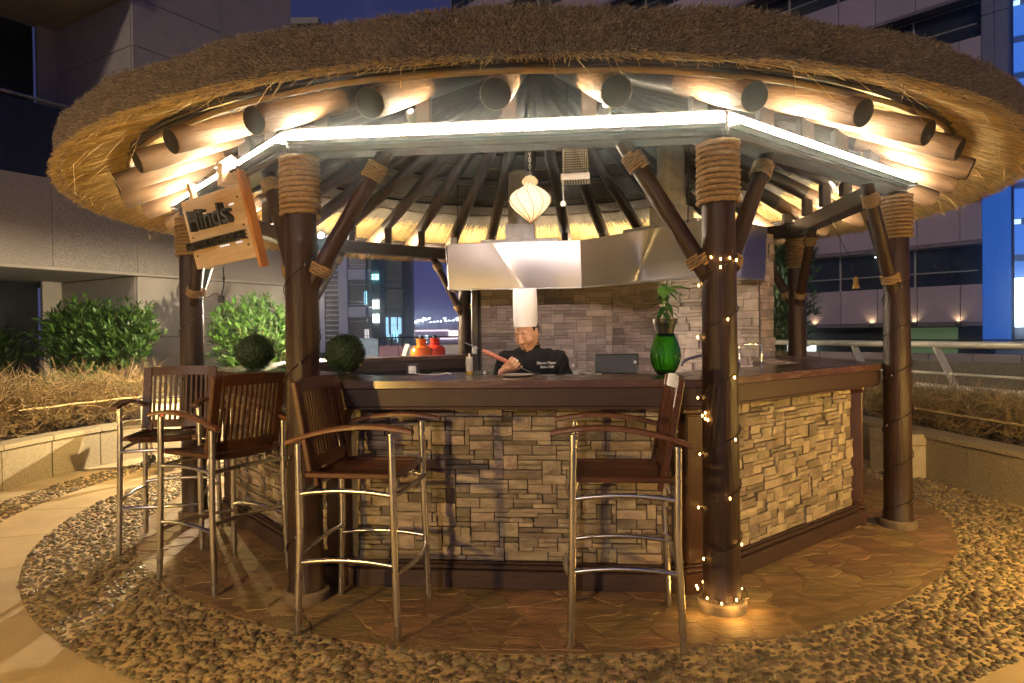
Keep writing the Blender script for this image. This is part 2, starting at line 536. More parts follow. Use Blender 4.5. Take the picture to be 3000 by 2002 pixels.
def rope_mesh(rad, turns, rr, name='rope_lashing', per=46, taper=0.0):
    """a twisted rope wound round a z axis of radius rad"""
    m = MB(); n = 8; pts = []; N = int(turns * per)
    vs = []; fs = []
    pitch = rr * 1.93
    for i in range(N + 1):
        a = 2 * PI * i / per
        z = pitch * i / per
        wob = 1 + .012 * math.sin(a * .37 + 1.3)
        r0 = (rad + rr * .92) * wob + taper * i / N
        c = Vector((r0 * math.cos(a), r0 * math.sin(a), z))
        rad_v = Vector((math.cos(a), math.sin(a), 0)); up = Vector((0, 0, 1))
        for k in range(n):
            th = 2 * PI * k / n
            s = rr * (0.90 + .17 * math.cos(3 * (th - i * .46)))
            vs.append(tuple(c + rad_v * (s * math.cos(th)) + up * (s * math.sin(th))))
    for i in range(N):
        for k in range(n):
            k2 = (k + 1) % n
            fs.append((i * n + k, (i + 1) * n + k, (i + 1) * n + k2, i * n + k2))
    fs.append(tuple(range(n))); fs.append(tuple(reversed([N * n + k for k in range(n)])))
    m.add(vs, fs)
    return m.mesh(name, M_ROPE, 60), pitch * turns

ROPE_POST, H_ROPE = rope_mesh(.088, 11, .0155)
ROPE_BR, H_BR = rope_mesh(.046, 6, .0085, per=30)
ROPE_BR2, H_BR2 = rope_mesh(.050, 4, .0085, per=30)

post_prof = [(.112, 0), (.112, .055), (.100, .075), (.098, .4), (.094, 1.2), (.088, 2.0), (.084, ZT)]
post_me = MB().lathe(post_prof, 22).mesh('post', M_POST, 50)
foot_me = MB().lathe([(.128, 0), (.130, .05), (.118, .062)], 22).mesh('base_collar', mat('post_collar', (.16, .12, .08), .8, scale=12, bump=.3), 40)
POSTS = []
for i in range(8):
    c = corner(i, RP)
    if i in (4,):    # the post hidden behind the back wall
        pass
    o = place('post', post_me, gaz, Matrix.Translation(c) @ Matrix.Rotation(i * 1.1, 4, 'Z'))
    r = place('rope_lashing', ROPE_POST, o); r.location = (0, 0, ZT - H_ROPE - .012)
    place('base_collar', foot_me, o)
    POSTS.append(c)

# ring beams and their light strips
beam_l = 2 * (RP + .02) * math.sin(PI / 8) + .02
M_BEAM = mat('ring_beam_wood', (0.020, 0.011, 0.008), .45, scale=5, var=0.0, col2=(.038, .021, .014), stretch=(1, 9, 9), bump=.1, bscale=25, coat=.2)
beam_me = MB().box((0, 0, 0), (beam_l, .15, ZB - ZT - .004), ch=.008).mesh('ring_beam', M_BEAM, 30)
for k in range(8):
    place('ring_beam', beam_me, gaz, face_M(k, RP * C8) @ Matrix.Translation((0, 0, (ZT + ZB) / 2 + .002)))
# braces, two to a post
br_len = 0
for i in range(8):
    for s in (-1, 1):
        k = i if s > 0 else i - 1          # face on that side: face k joins corner k and k+1
        n = nrm(k); t = Vector((-n.y, n.x, 0)) * s
        p0 = corner(i, RP) + t * .06; p0.z = 1.80
        p1 = corner(i, RP) + t * .50; p1.z = ZT + .005
        d = (p1 - p0).normalized()
        Mx = seg_M(p0 - d * .04, p1 + d * .02)
        b = place('brace', None if False else MB().lathe([(.050, 0), (.048, .3), (.044, (p1 - p0).length + .05)], 14).mesh('brace', M_POST, 50), gaz, Mx)
        r = place('rope_lashing', ROPE_BR, b); r.location = (0, 0, (p1 - p0).length - H_BR - .03)
        r = place('rope_lashing', ROPE_BR2, b); r.location = (0, 0, .10)

# rafters: round logs running from the crown to beyond the ring beam
raft_ang = [-85.7, -74.3, -62.7, -52.8, -43, -33, -23, -94.8, -104.8, -116.2, -127.8, -138.3, -148.8, -159, -169]
a = -12.6
while a < 185: raft_ang.append(a); a += 10.22
RE, ZR = 3.46, 2.60
for a in raft_ang:
    u = Vector((math.cos(R(a)), math.sin(R(a)), 0))
    re = RE + random.uniform(-.03, .03)
    zoff = random.uniform(-.008, .008)
    p1 = u * re; p1.z = ZR + (RE - re) * SL + zoff
    p0 = u * .16; p0.z = ZR + (RE - .16) * SL + zoff - .02
    L = (p1 - p0).length
    Lb = L * (2.80 - .16) / (re - .16)
    m = MB().lathe([(.058, 0), (.064, L * .4), (.070, Lb - .001), (.0702, Lb + .001), (.074, L * .93), (.074, L - .004), (.070, L)], 18)
    me = m.mesh('rafter', M_LOG, 50)
    me.materials.append(M_LOGEND)
    me.polygons[len(me.polygons) - 1].material_index = 1
    me.materials.append(M_BEAM)                # the part inside the ring beam takes the darker beam wood
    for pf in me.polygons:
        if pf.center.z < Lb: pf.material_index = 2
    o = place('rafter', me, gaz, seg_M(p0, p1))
    # short stub between the ring beam and the rafter
    rb = RP * C8 / max(math.cos(((a - ROT + 90 + 22.5) % 45 - 22.5) * PI / 180), .9)
    zr = ZR + (RE - rb) * SL + zoff
    sp = u * (rb - .055); zr += .055 * SL
    MB().box((sp.x, sp.y, (ZB + zr - .05) / 2), (.085, .085, zr - .05 - ZB - .001), ch=.006,
             M=Matrix.Translation((0, 0, 0))).build('stub_post', M_BEAM, gaz, smooth=30)

# purlins: thin poles tied round over the rafters near their ends
M_POLE = mat('purlin_pole', (.30, .20, .10), .6, scale=6, var=.25, bump=.2, bscale=40, rnd=.15)
for (rr, n, rad) in ((3.40, 5, .016), (2.55, 1, .016), (2.05, 1, .016), (1.6, 1, .016), (1.15, 1, .016), (.7, 1, .016)):
    for q in range(n):
        pts = []
        N = 120
        for k in range(N):
            a = 2 * PI * k / N
            ro = rr + (.010 * math.sin(7 * a + q * 2) + .006 * math.sin(29 * a + 3 * q) if rr > 3 else .008 * math.sin(9 * a)) - (.012 * (q % 2))
            zp = under(rr) - .012 - .0215 * q if rr > 3 else under(rr) - rad * .9
            pts.append((ro * math.cos(a), ro * math.sin(a), zp + .004 * math.sin(11 * a + q)))
        MB().tube(pts, rad * (1 - .10 * (q % 2)), 8, closed=True).build('purlin', M_POLE if rr > 3 and q == 4 else M_BEAM, gaz, smooth=60)  # upper poles of the outer stack added and coloured dark for the shadow band
for q in range(9):       # battens carrying the thatch, seen from below
    ro = 3.05 - q * .30
    MB().tube([(ro * math.cos(2 * PI * k / 64), ro * math.sin(2 * PI * k / 64), under(ro) - .007) for k in range(64)], .007, 5, closed=True).build('batten', M_POLE, gaz, smooth=60)

# the thatch itself
def straw_mat(name, c1, c2, radial=True):
    m, n, l, b = new_mat(name)
    tc = n.new('ShaderNodeTexCoord'); sp = n.new('ShaderNodeSeparateXYZ'); l.new(tc.outputs['Object'], sp.inputs[0])
    at = n.new('ShaderNodeMath'); at.operation = 'ARCTAN2'; l.new(sp.outputs['Y'], at.inputs[0]); l.new(sp.outputs['X'], at.inputs[1])
    ln = n.new('ShaderNodeVectorMath'); ln.operation = 'LENGTH'; l.new(tc.outputs['Object'], ln.inputs[0])
    ms = n.new('ShaderNodeMath'); ms.operation = 'MULTIPLY'; ms.inputs[1].default_value = 130; l.new(at.outputs[0], ms.inputs[0])
    m2 = n.new('ShaderNodeMath'); m2.operation = 'MULTIPLY'; m2.inputs[1].default_value = 2.5; l.new(ln.outputs['Value'], m2.inputs[0])
    cb = n.new('ShaderNodeCombineXYZ'); l.new(ms.outputs[0], cb.inputs[0]); l.new(m2.outputs[0], cb.inputs[1])
    no = n.new('ShaderNodeTexNoise'); no.inputs['Scale'].default_value = 3.0; no.inputs['Detail'].default_value = 4; l.new(cb.outputs[0], no.inputs['Vector'])
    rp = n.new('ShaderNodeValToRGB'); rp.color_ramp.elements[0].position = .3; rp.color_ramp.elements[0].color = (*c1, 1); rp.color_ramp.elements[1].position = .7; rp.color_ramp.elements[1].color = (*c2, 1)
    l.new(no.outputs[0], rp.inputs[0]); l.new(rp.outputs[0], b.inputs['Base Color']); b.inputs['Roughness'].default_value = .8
    bp = n.new('ShaderNodeBump'); bp.inputs['Strength'].default_value = .8; bp.inputs['Distance'].default_value = .02; l.new(no.outputs[0], bp.inputs['Height']); l.new(bp.outputs[0], b.inputs['Normal'])
    MATS[name] = m
    return m
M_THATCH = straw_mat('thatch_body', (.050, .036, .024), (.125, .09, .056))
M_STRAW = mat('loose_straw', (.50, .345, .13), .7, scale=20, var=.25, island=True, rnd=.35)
M_TIP = mat('cut_straw_ends', (.24, .185, .128), .85, scale=20, var=.25, island=True, rnd=.6)
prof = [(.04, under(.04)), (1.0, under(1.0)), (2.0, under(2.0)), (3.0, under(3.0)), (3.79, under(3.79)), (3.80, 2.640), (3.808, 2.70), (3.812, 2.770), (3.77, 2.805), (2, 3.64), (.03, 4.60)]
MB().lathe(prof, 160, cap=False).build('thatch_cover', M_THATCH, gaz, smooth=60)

def straws(P, D, W, Lh, m, name):
    """three-sided straws: base points P, unit directions D, half widths W, lengths Lh"""
    N = len(P)
    ref = np.tile([0, 0, 1.0], (N, 1)); X = np.cross(D, ref); X /= np.linalg.norm(X, axis=1)[:, None] + 1e-9; Y = np.cross(D, X)
    V = np.empty((N, 6, 3))
    for j in range(3):
        a = 2 * PI * j / 3
        off = (X * math.cos(a) + Y * math.sin(a)) * W[:, None]
        V[:, j] = P + off; V[:, 3 + j] = P + D * Lh[:, None] + off * .75
    F = np.array([(0, 1, 4), (0, 4, 3), (1, 2, 5), (1, 5, 4), (2, 0, 3), (2, 3, 5), (3, 4, 5)])
    F = (F[None] + (np.arange(N) * 6)[:, None, None]).reshape(-1, 3)
    o = place(name, fast_mesh(name, V.reshape(-1, 3), F, m), gaz); o['kind'] = 'stuff'
    return o
# underside: straws lying along the slope
N = 34000
a = rng.uniform(0, 2 * PI, N); r0 = rng.uniform(2.93, 3.62, N); L = rng.uniform(.22, .55, N)
L = np.minimum(L, 3.86 + rng.normal(0, .012, N) - r0)
da = rng.normal(0, .055, N)
dz = -SL + rng.normal(0, .025, N)
D = np.stack([np.cos(a + da), np.sin(a + da), dz], 1); D /= np.linalg.norm(D, axis=1)[:, None]
P0 = np.stack([r0 * np.cos(a), r0 * np.sin(a), 2.62 + (3.83 - r0) * SL - rng.uniform(0.0, .018, N)], 1)
straws(P0, D, rng.uniform(.0014, .0028, N), L * 1.10, M_STRAW, 'thatch_underside')
# cut face of the rim: dense straw ends
N = 150000
a = np.where(rng.random(N) < .75, rng.uniform(R(-165), R(-20), N), rng.uniform(0, 2 * PI, N)); zz = rng.uniform(2.60, 2.805, N)
bul = .012 * np.sin(31 * a) + .010 * np.sin(57 * a + 1) + .006 * np.sin(111 * a + 2)
zz = zz + .010 * np.sin(23 * a + 2) * (zz - 2.6) / .2
r0 = 3.797 + .0 * a
L = .024 + (zz - 2.6) * .05 + rng.normal(0, .007, N) + bul * .5
D = np.stack([np.cos(a) + rng.normal(0, .26, N), np.sin(a) + rng.normal(0, .26, N), -.15 + rng.normal(0, .30, N)], 1); D /= np.linalg.norm(D, axis=1)[:, None]
P0 = np.stack([r0 * np.cos(a), r0 * np.sin(a), zz + .012], 1)
straws(P0, D, rng.uniform(.0013, .0027, N), np.clip(L, .010, .05), M_TIP, 'thatch_rim')
# loose fringe along the lower edge, and a few long strays
N = 6500
a = rng.uniform(0, 2 * PI, N); r0 = rng.uniform(3.72, 3.80, N)
D = np.stack([np.cos(a) + rng.normal(0, .30, N), np.sin(a) + rng.normal(0, .30, N), -.55 + rng.normal(0, .22, N)], 1); D /= np.linalg.norm(D, axis=1)[:, None]
P0 = np.stack([r0 * np.cos(a), r0 * np.sin(a), 2.62 + (3.83 - r0) * SL - .004 + 0 * a], 1)
straws(P0, D, rng.uniform(.0014, .0026, N), rng.uniform(.04, .10, N), M_STRAW, 'thatch_fringe')
strays = MB()
for _ in range(70):
    a = random.uniform(R(-175), R(5)); r = random.uniform(3.45, 3.78)
    p = Vector((r * math.cos(a), r * math.sin(a), under(r) - .005))
    d = Vector((math.cos(a + random.gauss(0, .9)), math.sin(a + random.gauss(0, .9)), -random.uniform(.35, 1.3))).normalized()
    l_ = random.uniform(.10, .30)
    mid = p + d * l_ * .55 + Vector((0, 0, random.uniform(-.01, .03)))
    strays.tube([p, mid, p + d * l_], [.0022, .0018, .0012], 4)
o = strays.build('loose_straw', M_STRAW, gaz, smooth=0, kind='stuff')

# LED light strips along the outside of the ring beams
M_LED = emit('led_diffuser', (1.0, .86, .60), 80.0, (1, .95, .85))
M_ALU = mat('strip_channel', (.035, .035, .04), .5, metal=0.0)
names = ['front', 'front right', 'right', 'back right', 'back', 'back left', 'left', 'front left']
lab = {0: 'glowing light strip along the front beam between the two nearest posts', 1: 'glowing light strip on the beam right of the fairy-lit post', 7: 'glowing light strip on the beam behind the hanging wooden sign',
       2: 'light strip outside the right beam, seen from behind', 3: 'light strip outside the beam behind the cooker hood, right half', 4: 'light strip outside the back beam behind the hood', 5: 'light strip outside the back left beam over the skyline', 6: 'light strip outside the far left beam'}
for k in range(8):
    ap = RP * C8 + .079
    ln = 2 * ap * math.tan(PI / 8) - .02
    t = thing('light_strip', lab[k], 'light strip', (0, 0, 0), 0, 'light strips round the ring beam')
    t.matrix_world = Matrix.Translation(CEN) @ face_M(k, ap) @ Matrix.Translation((0, 0, 2.606))
    MB().box((0, 0, 0), (ln, .006, .100)).build('channel', M_ALU, t, smooth=0)
    MB().box((0, -.034, -.033), (ln, .066, .006)).build('lower_lip', M_ALU, t, smooth=0)
    MB().tube([(-ln / 2 + .01, -.023, 0), (ln / 2 - .01, -.023, 0)], .027, 12).build('diffuser', M_LED, t, smooth=60)
# ------------------------------------------------------------------ stone-clad bar counter
bar = thing('bar_counter', 'octagonal bar counter clad in split stone with dark wooden top', 'bar counter', CEN)
AO, AI, ZC = 2.72, 2.18, 1.235          # counter top: outer and inner apothem, height
AS = 2.545                              # face of the stone cladding
M_TOP = mat('counter_top_wood', (.075, .034, .022), .26, scale=4, var=0.0, col2=(.13, .066, .045), stretch=(.8, 8, 8), bump=.02, bscale=20, spec=.5, coat=.35)
M_CORE = mat('stone_joint_core', (.09, .075, .06), .95, scale=14, var=.3)
M_STONE = mat('split_quartzite', (.19, .150, .105), .62, scale=.9, var=0.0, col2=(.43, .35, .25), rnd=.46, bump=.7, bscale=3.2, hue=.015, detail=10)
M_STONEI = mat('split_quartzite_mass', (.19, .150, .105), .62, scale=9, var=0.0, col2=(.43, .35, .25), rnd=.46, island=True, bump=.7, bscale=40, hue=.015, detail=10)

def stone_proto(q):
    """unit stone 1x1x1 centred in x and z, front face at y=-0.5, split surface"""
    nx, nz = 4, 3
    rr = random.Random(q)
    vs = []; fs = []
    for j in range(nz + 1):
        for i in range(nx + 1):
            x = -.5 + i / nx; z = -.5 + j / nz
            edge = i in (0, nx) or j in (0, nz)
            vs.append((x * (.995 if edge else 1) + (0 if edge else rr.uniform(-.05, .05)), -.5 + (rr.uniform(.05, .22) if edge else rr.uniform(-.12, .12)), z + (0 if edge else rr.uniform(-.05, .05))))
    for j in range(nz):
        for i in range(nx):
            a = j * (nx + 1) + i; fs.append((a, a + 1, a + nx + 2, a + nx + 1))
    o = len(vs)
    vs += [(-.5, .5, -.5), (.5, .5, -.5), (.5, .5, .5), (-.5, .5, .5)]
    bot = [i for i in range(nx + 1)]; top = [nz * (nx + 1) + i for i in range(nx + 1)]
    lef = [j * (nx + 1) for j in range(nz + 1)]; rig = [j * (nx + 1) + nx for j in range(nz + 1)]
    fs += [tuple([o, o + 1] + bot[::-1]), tuple([o + 2, o + 3] + top), tuple([o + 3, o] + lef), tuple([o + 1, o + 2] + rig[::-1])]
    m = MB(); m.add(vs, fs)
    return m
STONE_MB = [stone_proto(q) for q in range(14)]
STONE_ME = [m.mesh('stone', M_STONE, 40) for m in STONE_MB]

def pack(w, h, u, seed):
    rr = random.Random(seed)
    nc, nr = int(round(w / u)), int(round(h / u))
    grid = [[0] * nc for _ in range(nr)]; out = []
    for r in range(nr):
        c = 0
        while c < nc:
            if grid[r][c]: c += 1; continue
            ww = rr.choice([3, 3, 4, 4, 5, 5, 6, 7, 8, 9]); hh = rr.choices([1, 2, 3], [7, 6, 1.4])[0]
            if hh == 3: ww = min(ww, 4)
            if hh == 1: ww = max(ww, 3)
            hh = min(hh, nr - r); k = 0
            while k < ww and c + k < nc and not grid[r][c + k]: k += 1
            ww = k
            if nc - (c + ww) == 1 and not grid[r][c + ww]: ww += 1
            for y in range(r, r + hh):
                for x in range(c, c + ww):
                    if x < nc: grid[y][x] = 1
            out.append((c, r, ww, hh)); c += ww
    sx, sz = w / nc, h / nr
    return [((c + ww / 2) * sx - w / 2, (r + hh / 2) * sz, ww * sx, hh * sz) for c, r, ww, hh in out]

def clad(M, w, h, z0, u, seed, parent, as_parts, thick=.03, x0=0.0):
    """stones on the plane y=0 of frame M"""
    rr = random.Random(seed + 99)
    mass = MB()
    for (x, z, ww, hh) in pack(w, h, u, seed):
        d = thick + rr.uniform(-.013, .016)
        g = .005
        L = Matrix.Translation((x + x0, -d / 2 + .004, z0 + z)) @ Matrix.Diagonal((ww - g, d, hh - g, 1))
        if rr.random() < .5: L = L @ Matrix.Diagonal((-1, 1, -1, 1))
        q = rr.randrange(14)
        use = as_parts(x + x0, z + z0) if callable(as_parts) else as_parts
        if use: place('stone', STONE_ME[q], parent, M @ L)
        else: mass.add(STONE_MB[q].v, STONE_MB[q].f, M @ L)
    if mass.v: mass.build('stone_cladding', M_STONEI, parent, smooth=40, kind='stuff')

half = lambda a: a * math.tan(PI / 8)
for k in (0, 1, 2, 5, 6, 7):
    hw = half(AO) - .0015
    hi = half(AI) - .0015
    if k == 5: cut_l, cut_r = 0, 0
    # top slab (trapezoid), apron, inner apron
    poly = [(-hw, 0), (hw, 0), (hi, AO - AI), (-hi, AO - AI)]
    if k == 2: poly = [(-hw, 0), (hw * .72, 0), (hw * .72 - .12, AO - AI), (-hi, AO - AI)]
    FM = face_M(k, AO)
    x0, x1 = poly[0][0], poly[1][0]
    def fb(mb, name, m, M, sm=30):
        o = mb.build(name, m, bar, smooth=sm); o.matrix_local = M
    fb(MB().prism(poly, ZC - .042, ZC, inset=.004), 'counter_top', M_TOP, FM, 0)
    fb(MB().box(((x0 + x1) / 2, .016 + .0175, (ZC - .045 + 1.085) / 2), (x1 - x0 - .012, .035, ZC - .045 - 1.085), ch=.004), 'apron', M_WOODH, FM)
    fb(MB().box(((x0 + x1) / 2, .05, 1.075), (x1 - x0 - .03, .05, .018), ch=.004), 'apron_moulding', M_WOODH, FM)
    fb(MB().box(((poly[2][0] + poly[3][0]) / 2, AO - AI - .03, ZC - .045 - .06), (poly[2][0] - poly[3][0] - .03, .03, .12), ch=.003), 'inner_apron', M_WOODH, FM)
    # core wall, plinth
    FS = face_M(k, AS)
    hs = half(AS)
    xr = hs - .004 if k != 2 else hs * .72
    fb(MB().box(((xr - hs) / 2, .09, .62), (hs + xr - .006, .16, 1.0)), 'core_wall', M_CORE, FS, 0)
    pl = MB()
    pl.box(((xr - hs) / 2, -.03, .055), (hs + xr + .02, .075, .105), ch=.006)
    pl.box(((xr - hs) / 2, -.022, .122), (hs + xr + .016, .055, .026), ch=.009)
    pl.box(((xr - hs) / 2, -.016, .145), (hs + xr + .014, .038, .016), ch=.006)
    fb(pl, 'plinth', M_WOODH, FS)
    w = hs + xr - .24 if k != 2 else hs + xr - .14
    parts = {0: True, 1: (lambda x, z: x < -.45)}.get(k, False)
    clad(FS, w, .915, .155, .0285, 11 + k, bar, parts, x0=(xr - hs) / 2)
# carved pilasters at the corners of the counter
def pilaster():
    m = MB()
    m.box((0, 0, .06), (.19, .16, .12), ch=.006); m.box((0, 0, .135), (.175, .148, .026), ch=.010); m.box((0, 0, .158), (.155, .13, .018), ch=.007)
    m.box((0, 0, .60), (.135, .115, .87), ch=.010)
    m.box((0, 0, 1.045), (.165, .14, .04), ch=.012); m.box((0, 0, 1.02), (.150, .128, .016), ch=.006)
    return m
pil = pilaster().mesh('pilaster', M_WOOD, 30)
for i in (0, 1, 2, 3, 6, 7):
    c = corner(i, AS / C8 - .01)
    if i == 3: continue
    place('pilaster', pil, bar, Matrix.Translation(c) @ Matrix.Rotation(math.atan2(c.y, c.x) + PI / 2, 4, 'Z'))

# ------------------------------------------------------------------ split-stone wall behind the cooking line
AW = 2.02
wall = thing('stone_wall', 'split stone wall behind the cooking line under the steel hood', 'wall', CEN)
M_WST = mat('wall_quartzite', (.25, .195, .165), .66, scale=.9, var=0.0, col2=(.42, .345, .30), rnd=.30, bump=.5, bscale=3.2, hue=.012, detail=10)
M_WSTI = mat('wall_quartzite_mass', (.25, .195, .165), .66, scale=9, var=0.0, col2=(.42, .345, .30), rnd=.30, island=True, bump=.5, bscale=40, hue=.012, detail=10)
keep = STONE_ME, M_STONEI
STONE_ME = [m.mesh('stone', M_WST, 40) for m in STONE_MB]; M_STONEI = M_WSTI
def inner_M(k, a):
    """frame on the inside of face k: x to the right seen from the centre, y outward"""
    n = nrm(k); t = Vector((n.y, -n.x, 0))
    return Matrix.Translation(n * a) @ Matrix((t, n, Vector((0, 0, 1)))).transposed().to_4x4()
ZW = 2.50
hwl = half(AW)
I4, I3 = inner_M(4, AW), inner_M(3, AW)
MB().box((-.0, .13, ZW / 2), (2 * hwl + .02, .22, ZW), M=I4).build('core_wall', M_CORE, wall, smooth=0)
MB().box((.17, .14, ZW / 2), (2 * hwl + .34 , .22, ZW), M=I3).build('core_wall', M_CORE, wall, smooth=0)
clad(I4, 2 * hwl - .02, ZW - .95, .95, .040, 31, wall, lambda x, z: 1.08 < z < 2.13, thick=.022, x0=.01)
clad(I3, 2 * hwl + .32, ZW - .95, .95, .040, 32, wall, lambda x, z: 1.08 < z < 2.13 and x < .55, thick=.022, x0=.17)
EM = I3 @ Matrix.Translation((hwl + .342, .13, 0)) @ Matrix.Rotation(PI / 2, 4, 'Z')      # the wall's right-hand end
clad(EM, .24, 1.5, 1.0, .036, 33, wall, False, thick=.022)
STONE_ME, M_STONEI = keep
MB().box((-hwl - .055, .02, ZW / 2), (.085, .16, ZW), M=I4, ch=.006).build('edge_post', M_BEAM, wall, smooth=30)
so = MB().box((-.0, 0, 0), (.055, .02, .10), ch=.006).build('double_socket', M_WHITEP, wall, smooth=30)
so.matrix_local = I4 @ Matrix.Translation((-hwl - .055, -.075, 1.30))

# ------------------------------------------------------------------ stainless extraction hood
def steel_mat(name, rough, tint=(.66, .62, .60)):
    m, n, l, b = new_mat(name)
    tc = n.new('ShaderNodeTexCoord')
    mp = n.new('ShaderNodeMapping'); mp.inputs['Scale'].default_value = (2, 2, 40); l.new(tc.outputs['Object'], mp.inputs[0])
    no = n.new('ShaderNodeTexNoise'); no.inputs['Scale'].default_value = 6; no.inputs['Detail'].default_value = 3; l.new(mp.outputs[0], no.inputs['Vector'])
    mr = n.new('ShaderNodeMapRange'); mr.inputs[3].default_value = rough - .03; mr.inputs[4].default_value = rough + .03
    l.new(no.outputs[0], mr.inputs[0]); l.new(mr.outputs[0], b.inputs['Roughness'])
    b.inputs['Metallic'].default_value = 1.0; b.inputs['Base Color'].default_value = (*tint, 1); b.inputs['Anisotropic'].default_value = .88
    tg = n.new('ShaderNodeTangent'); tg.direction_type = 'RADIAL'; tg.axis = 'Z'; l.new(tg.outputs[0], b.inputs['Tangent'])
    bp = n.new('ShaderNodeBump'); bp.inputs['Strength'].default_value = .10; bp.inputs['Distance'].default_value = .002
    l.new(no.outputs[0], bp.inputs['Height'])
    l.new(bp.outputs[0], b.inputs['Normal'])
    MATS[name] = m
    return m
M_HOOD = steel_mat('hood_steel', .33, (.60, .59, .60))
M_GALV = mat('galvanised_duct', (.42, .41, .40), .45, metal=.7, scale=12, var=.2, bump=.05)
hood = thing('extraction_hood', 'long angled stainless steel extraction hood hung before the stone wall', 'hood')
Z0, Z1 = 2.025, 2.545
hp = [Vector((-.73, 7.85, 0)), Vector((.80, 7.70, 0)), Vector((1.90, 6.30, 0)), Vector((2.57, 6.86, 0))]
def panel(p, q, name, th=.012, dz0=0.0):
    d = (q - p); L = d.length; d.normalize(); nn = Vector((d.y, -d.x, 0))
    Mx = Matrix.Translation((p + q) / 2) @ Matrix((d, -nn, Vector((0, 0, 1)))).transposed().to_4x4()
    Mt = Mx @ Matrix.Translation((0, 0, Z0)) @ Matrix.Rotation(R(3.5), 4, 'X') @ Matrix.Translation((0, 0, -Z0))
    m = MB(); m.box((0, th / 2, (Z0 + Z1) / 2), (L - .004, th, Z1 - Z0), M=Mt, ch=.003)
    o = m.build(name, M_HOOD, hood, smooth=30)
    lip = MB(); lip.box((0, .03, Z0 - .008), (L - .004, .06, .014), M=Mx, ch=.003); lip.build('drip_lip', M_HOOD, hood, smooth=30)
    return o
panel(hp[0], hp[1], 'front_panel'); panel(hp[1], hp[2], 'front_panel'); panel(hp[2], hp[3], 'end_panel')
panel(Vector((-.70, 8.38, 0)), hp[0], 'end_panel')
tp = MB()
tp.prism([(-.71, 7.87), (.81, 7.72), (1.90, 6.33), (2.55, 6.88), (1.30, 8.33), (-.69, 8.50)], Z1 - .03, Z1 - .01)
tp.build('top_panel', M_GALV, hood, smooth=0)
for (x, y, w, d, rot) in ((.12, 8.08, .90, .40, -5.5), (1.66, 7.05, .95, .40, -50.5)):
    Mx = Matrix.Translation((x, y, 0)) @ Matrix.Rotation(R(rot), 4, 'Z')
    MB().box((0, 0, Z1 + .022), (w, d, .064), M=Mx, ch=.004).build('plenum_box', M_GALV, hood, smooth=30)
    MB().box((0, .02, Z1 + .15), (.34, .30, .19), M=Mx, ch=.004).build('duct_collar', M_GALV, hood, smooth=30)
    MB().lathe([(.15, 0), (.15, .28), (.155, .285), (.155, .30), (.145, .30), (.14, .62)], 24, c=(0, .02, Z1 + .245), M=Mx).build('duct', M_GALV, hood, smooth=40)
for p in ((-.62, 7.88), (1.72, 6.58)):
    MB().tube([(p[0], p[1], Z1), (p[0] + .02, p[1] - .01, 3.6 if p[0] > 0 else 3.35)], .006, 6).build('hanger_wire', M_CABLE, hood)
MB().box((-.66, 7.88, Z1 + .03), (.07, .05, .10), ch=.004).build('junction_box', M_GALV, hood)

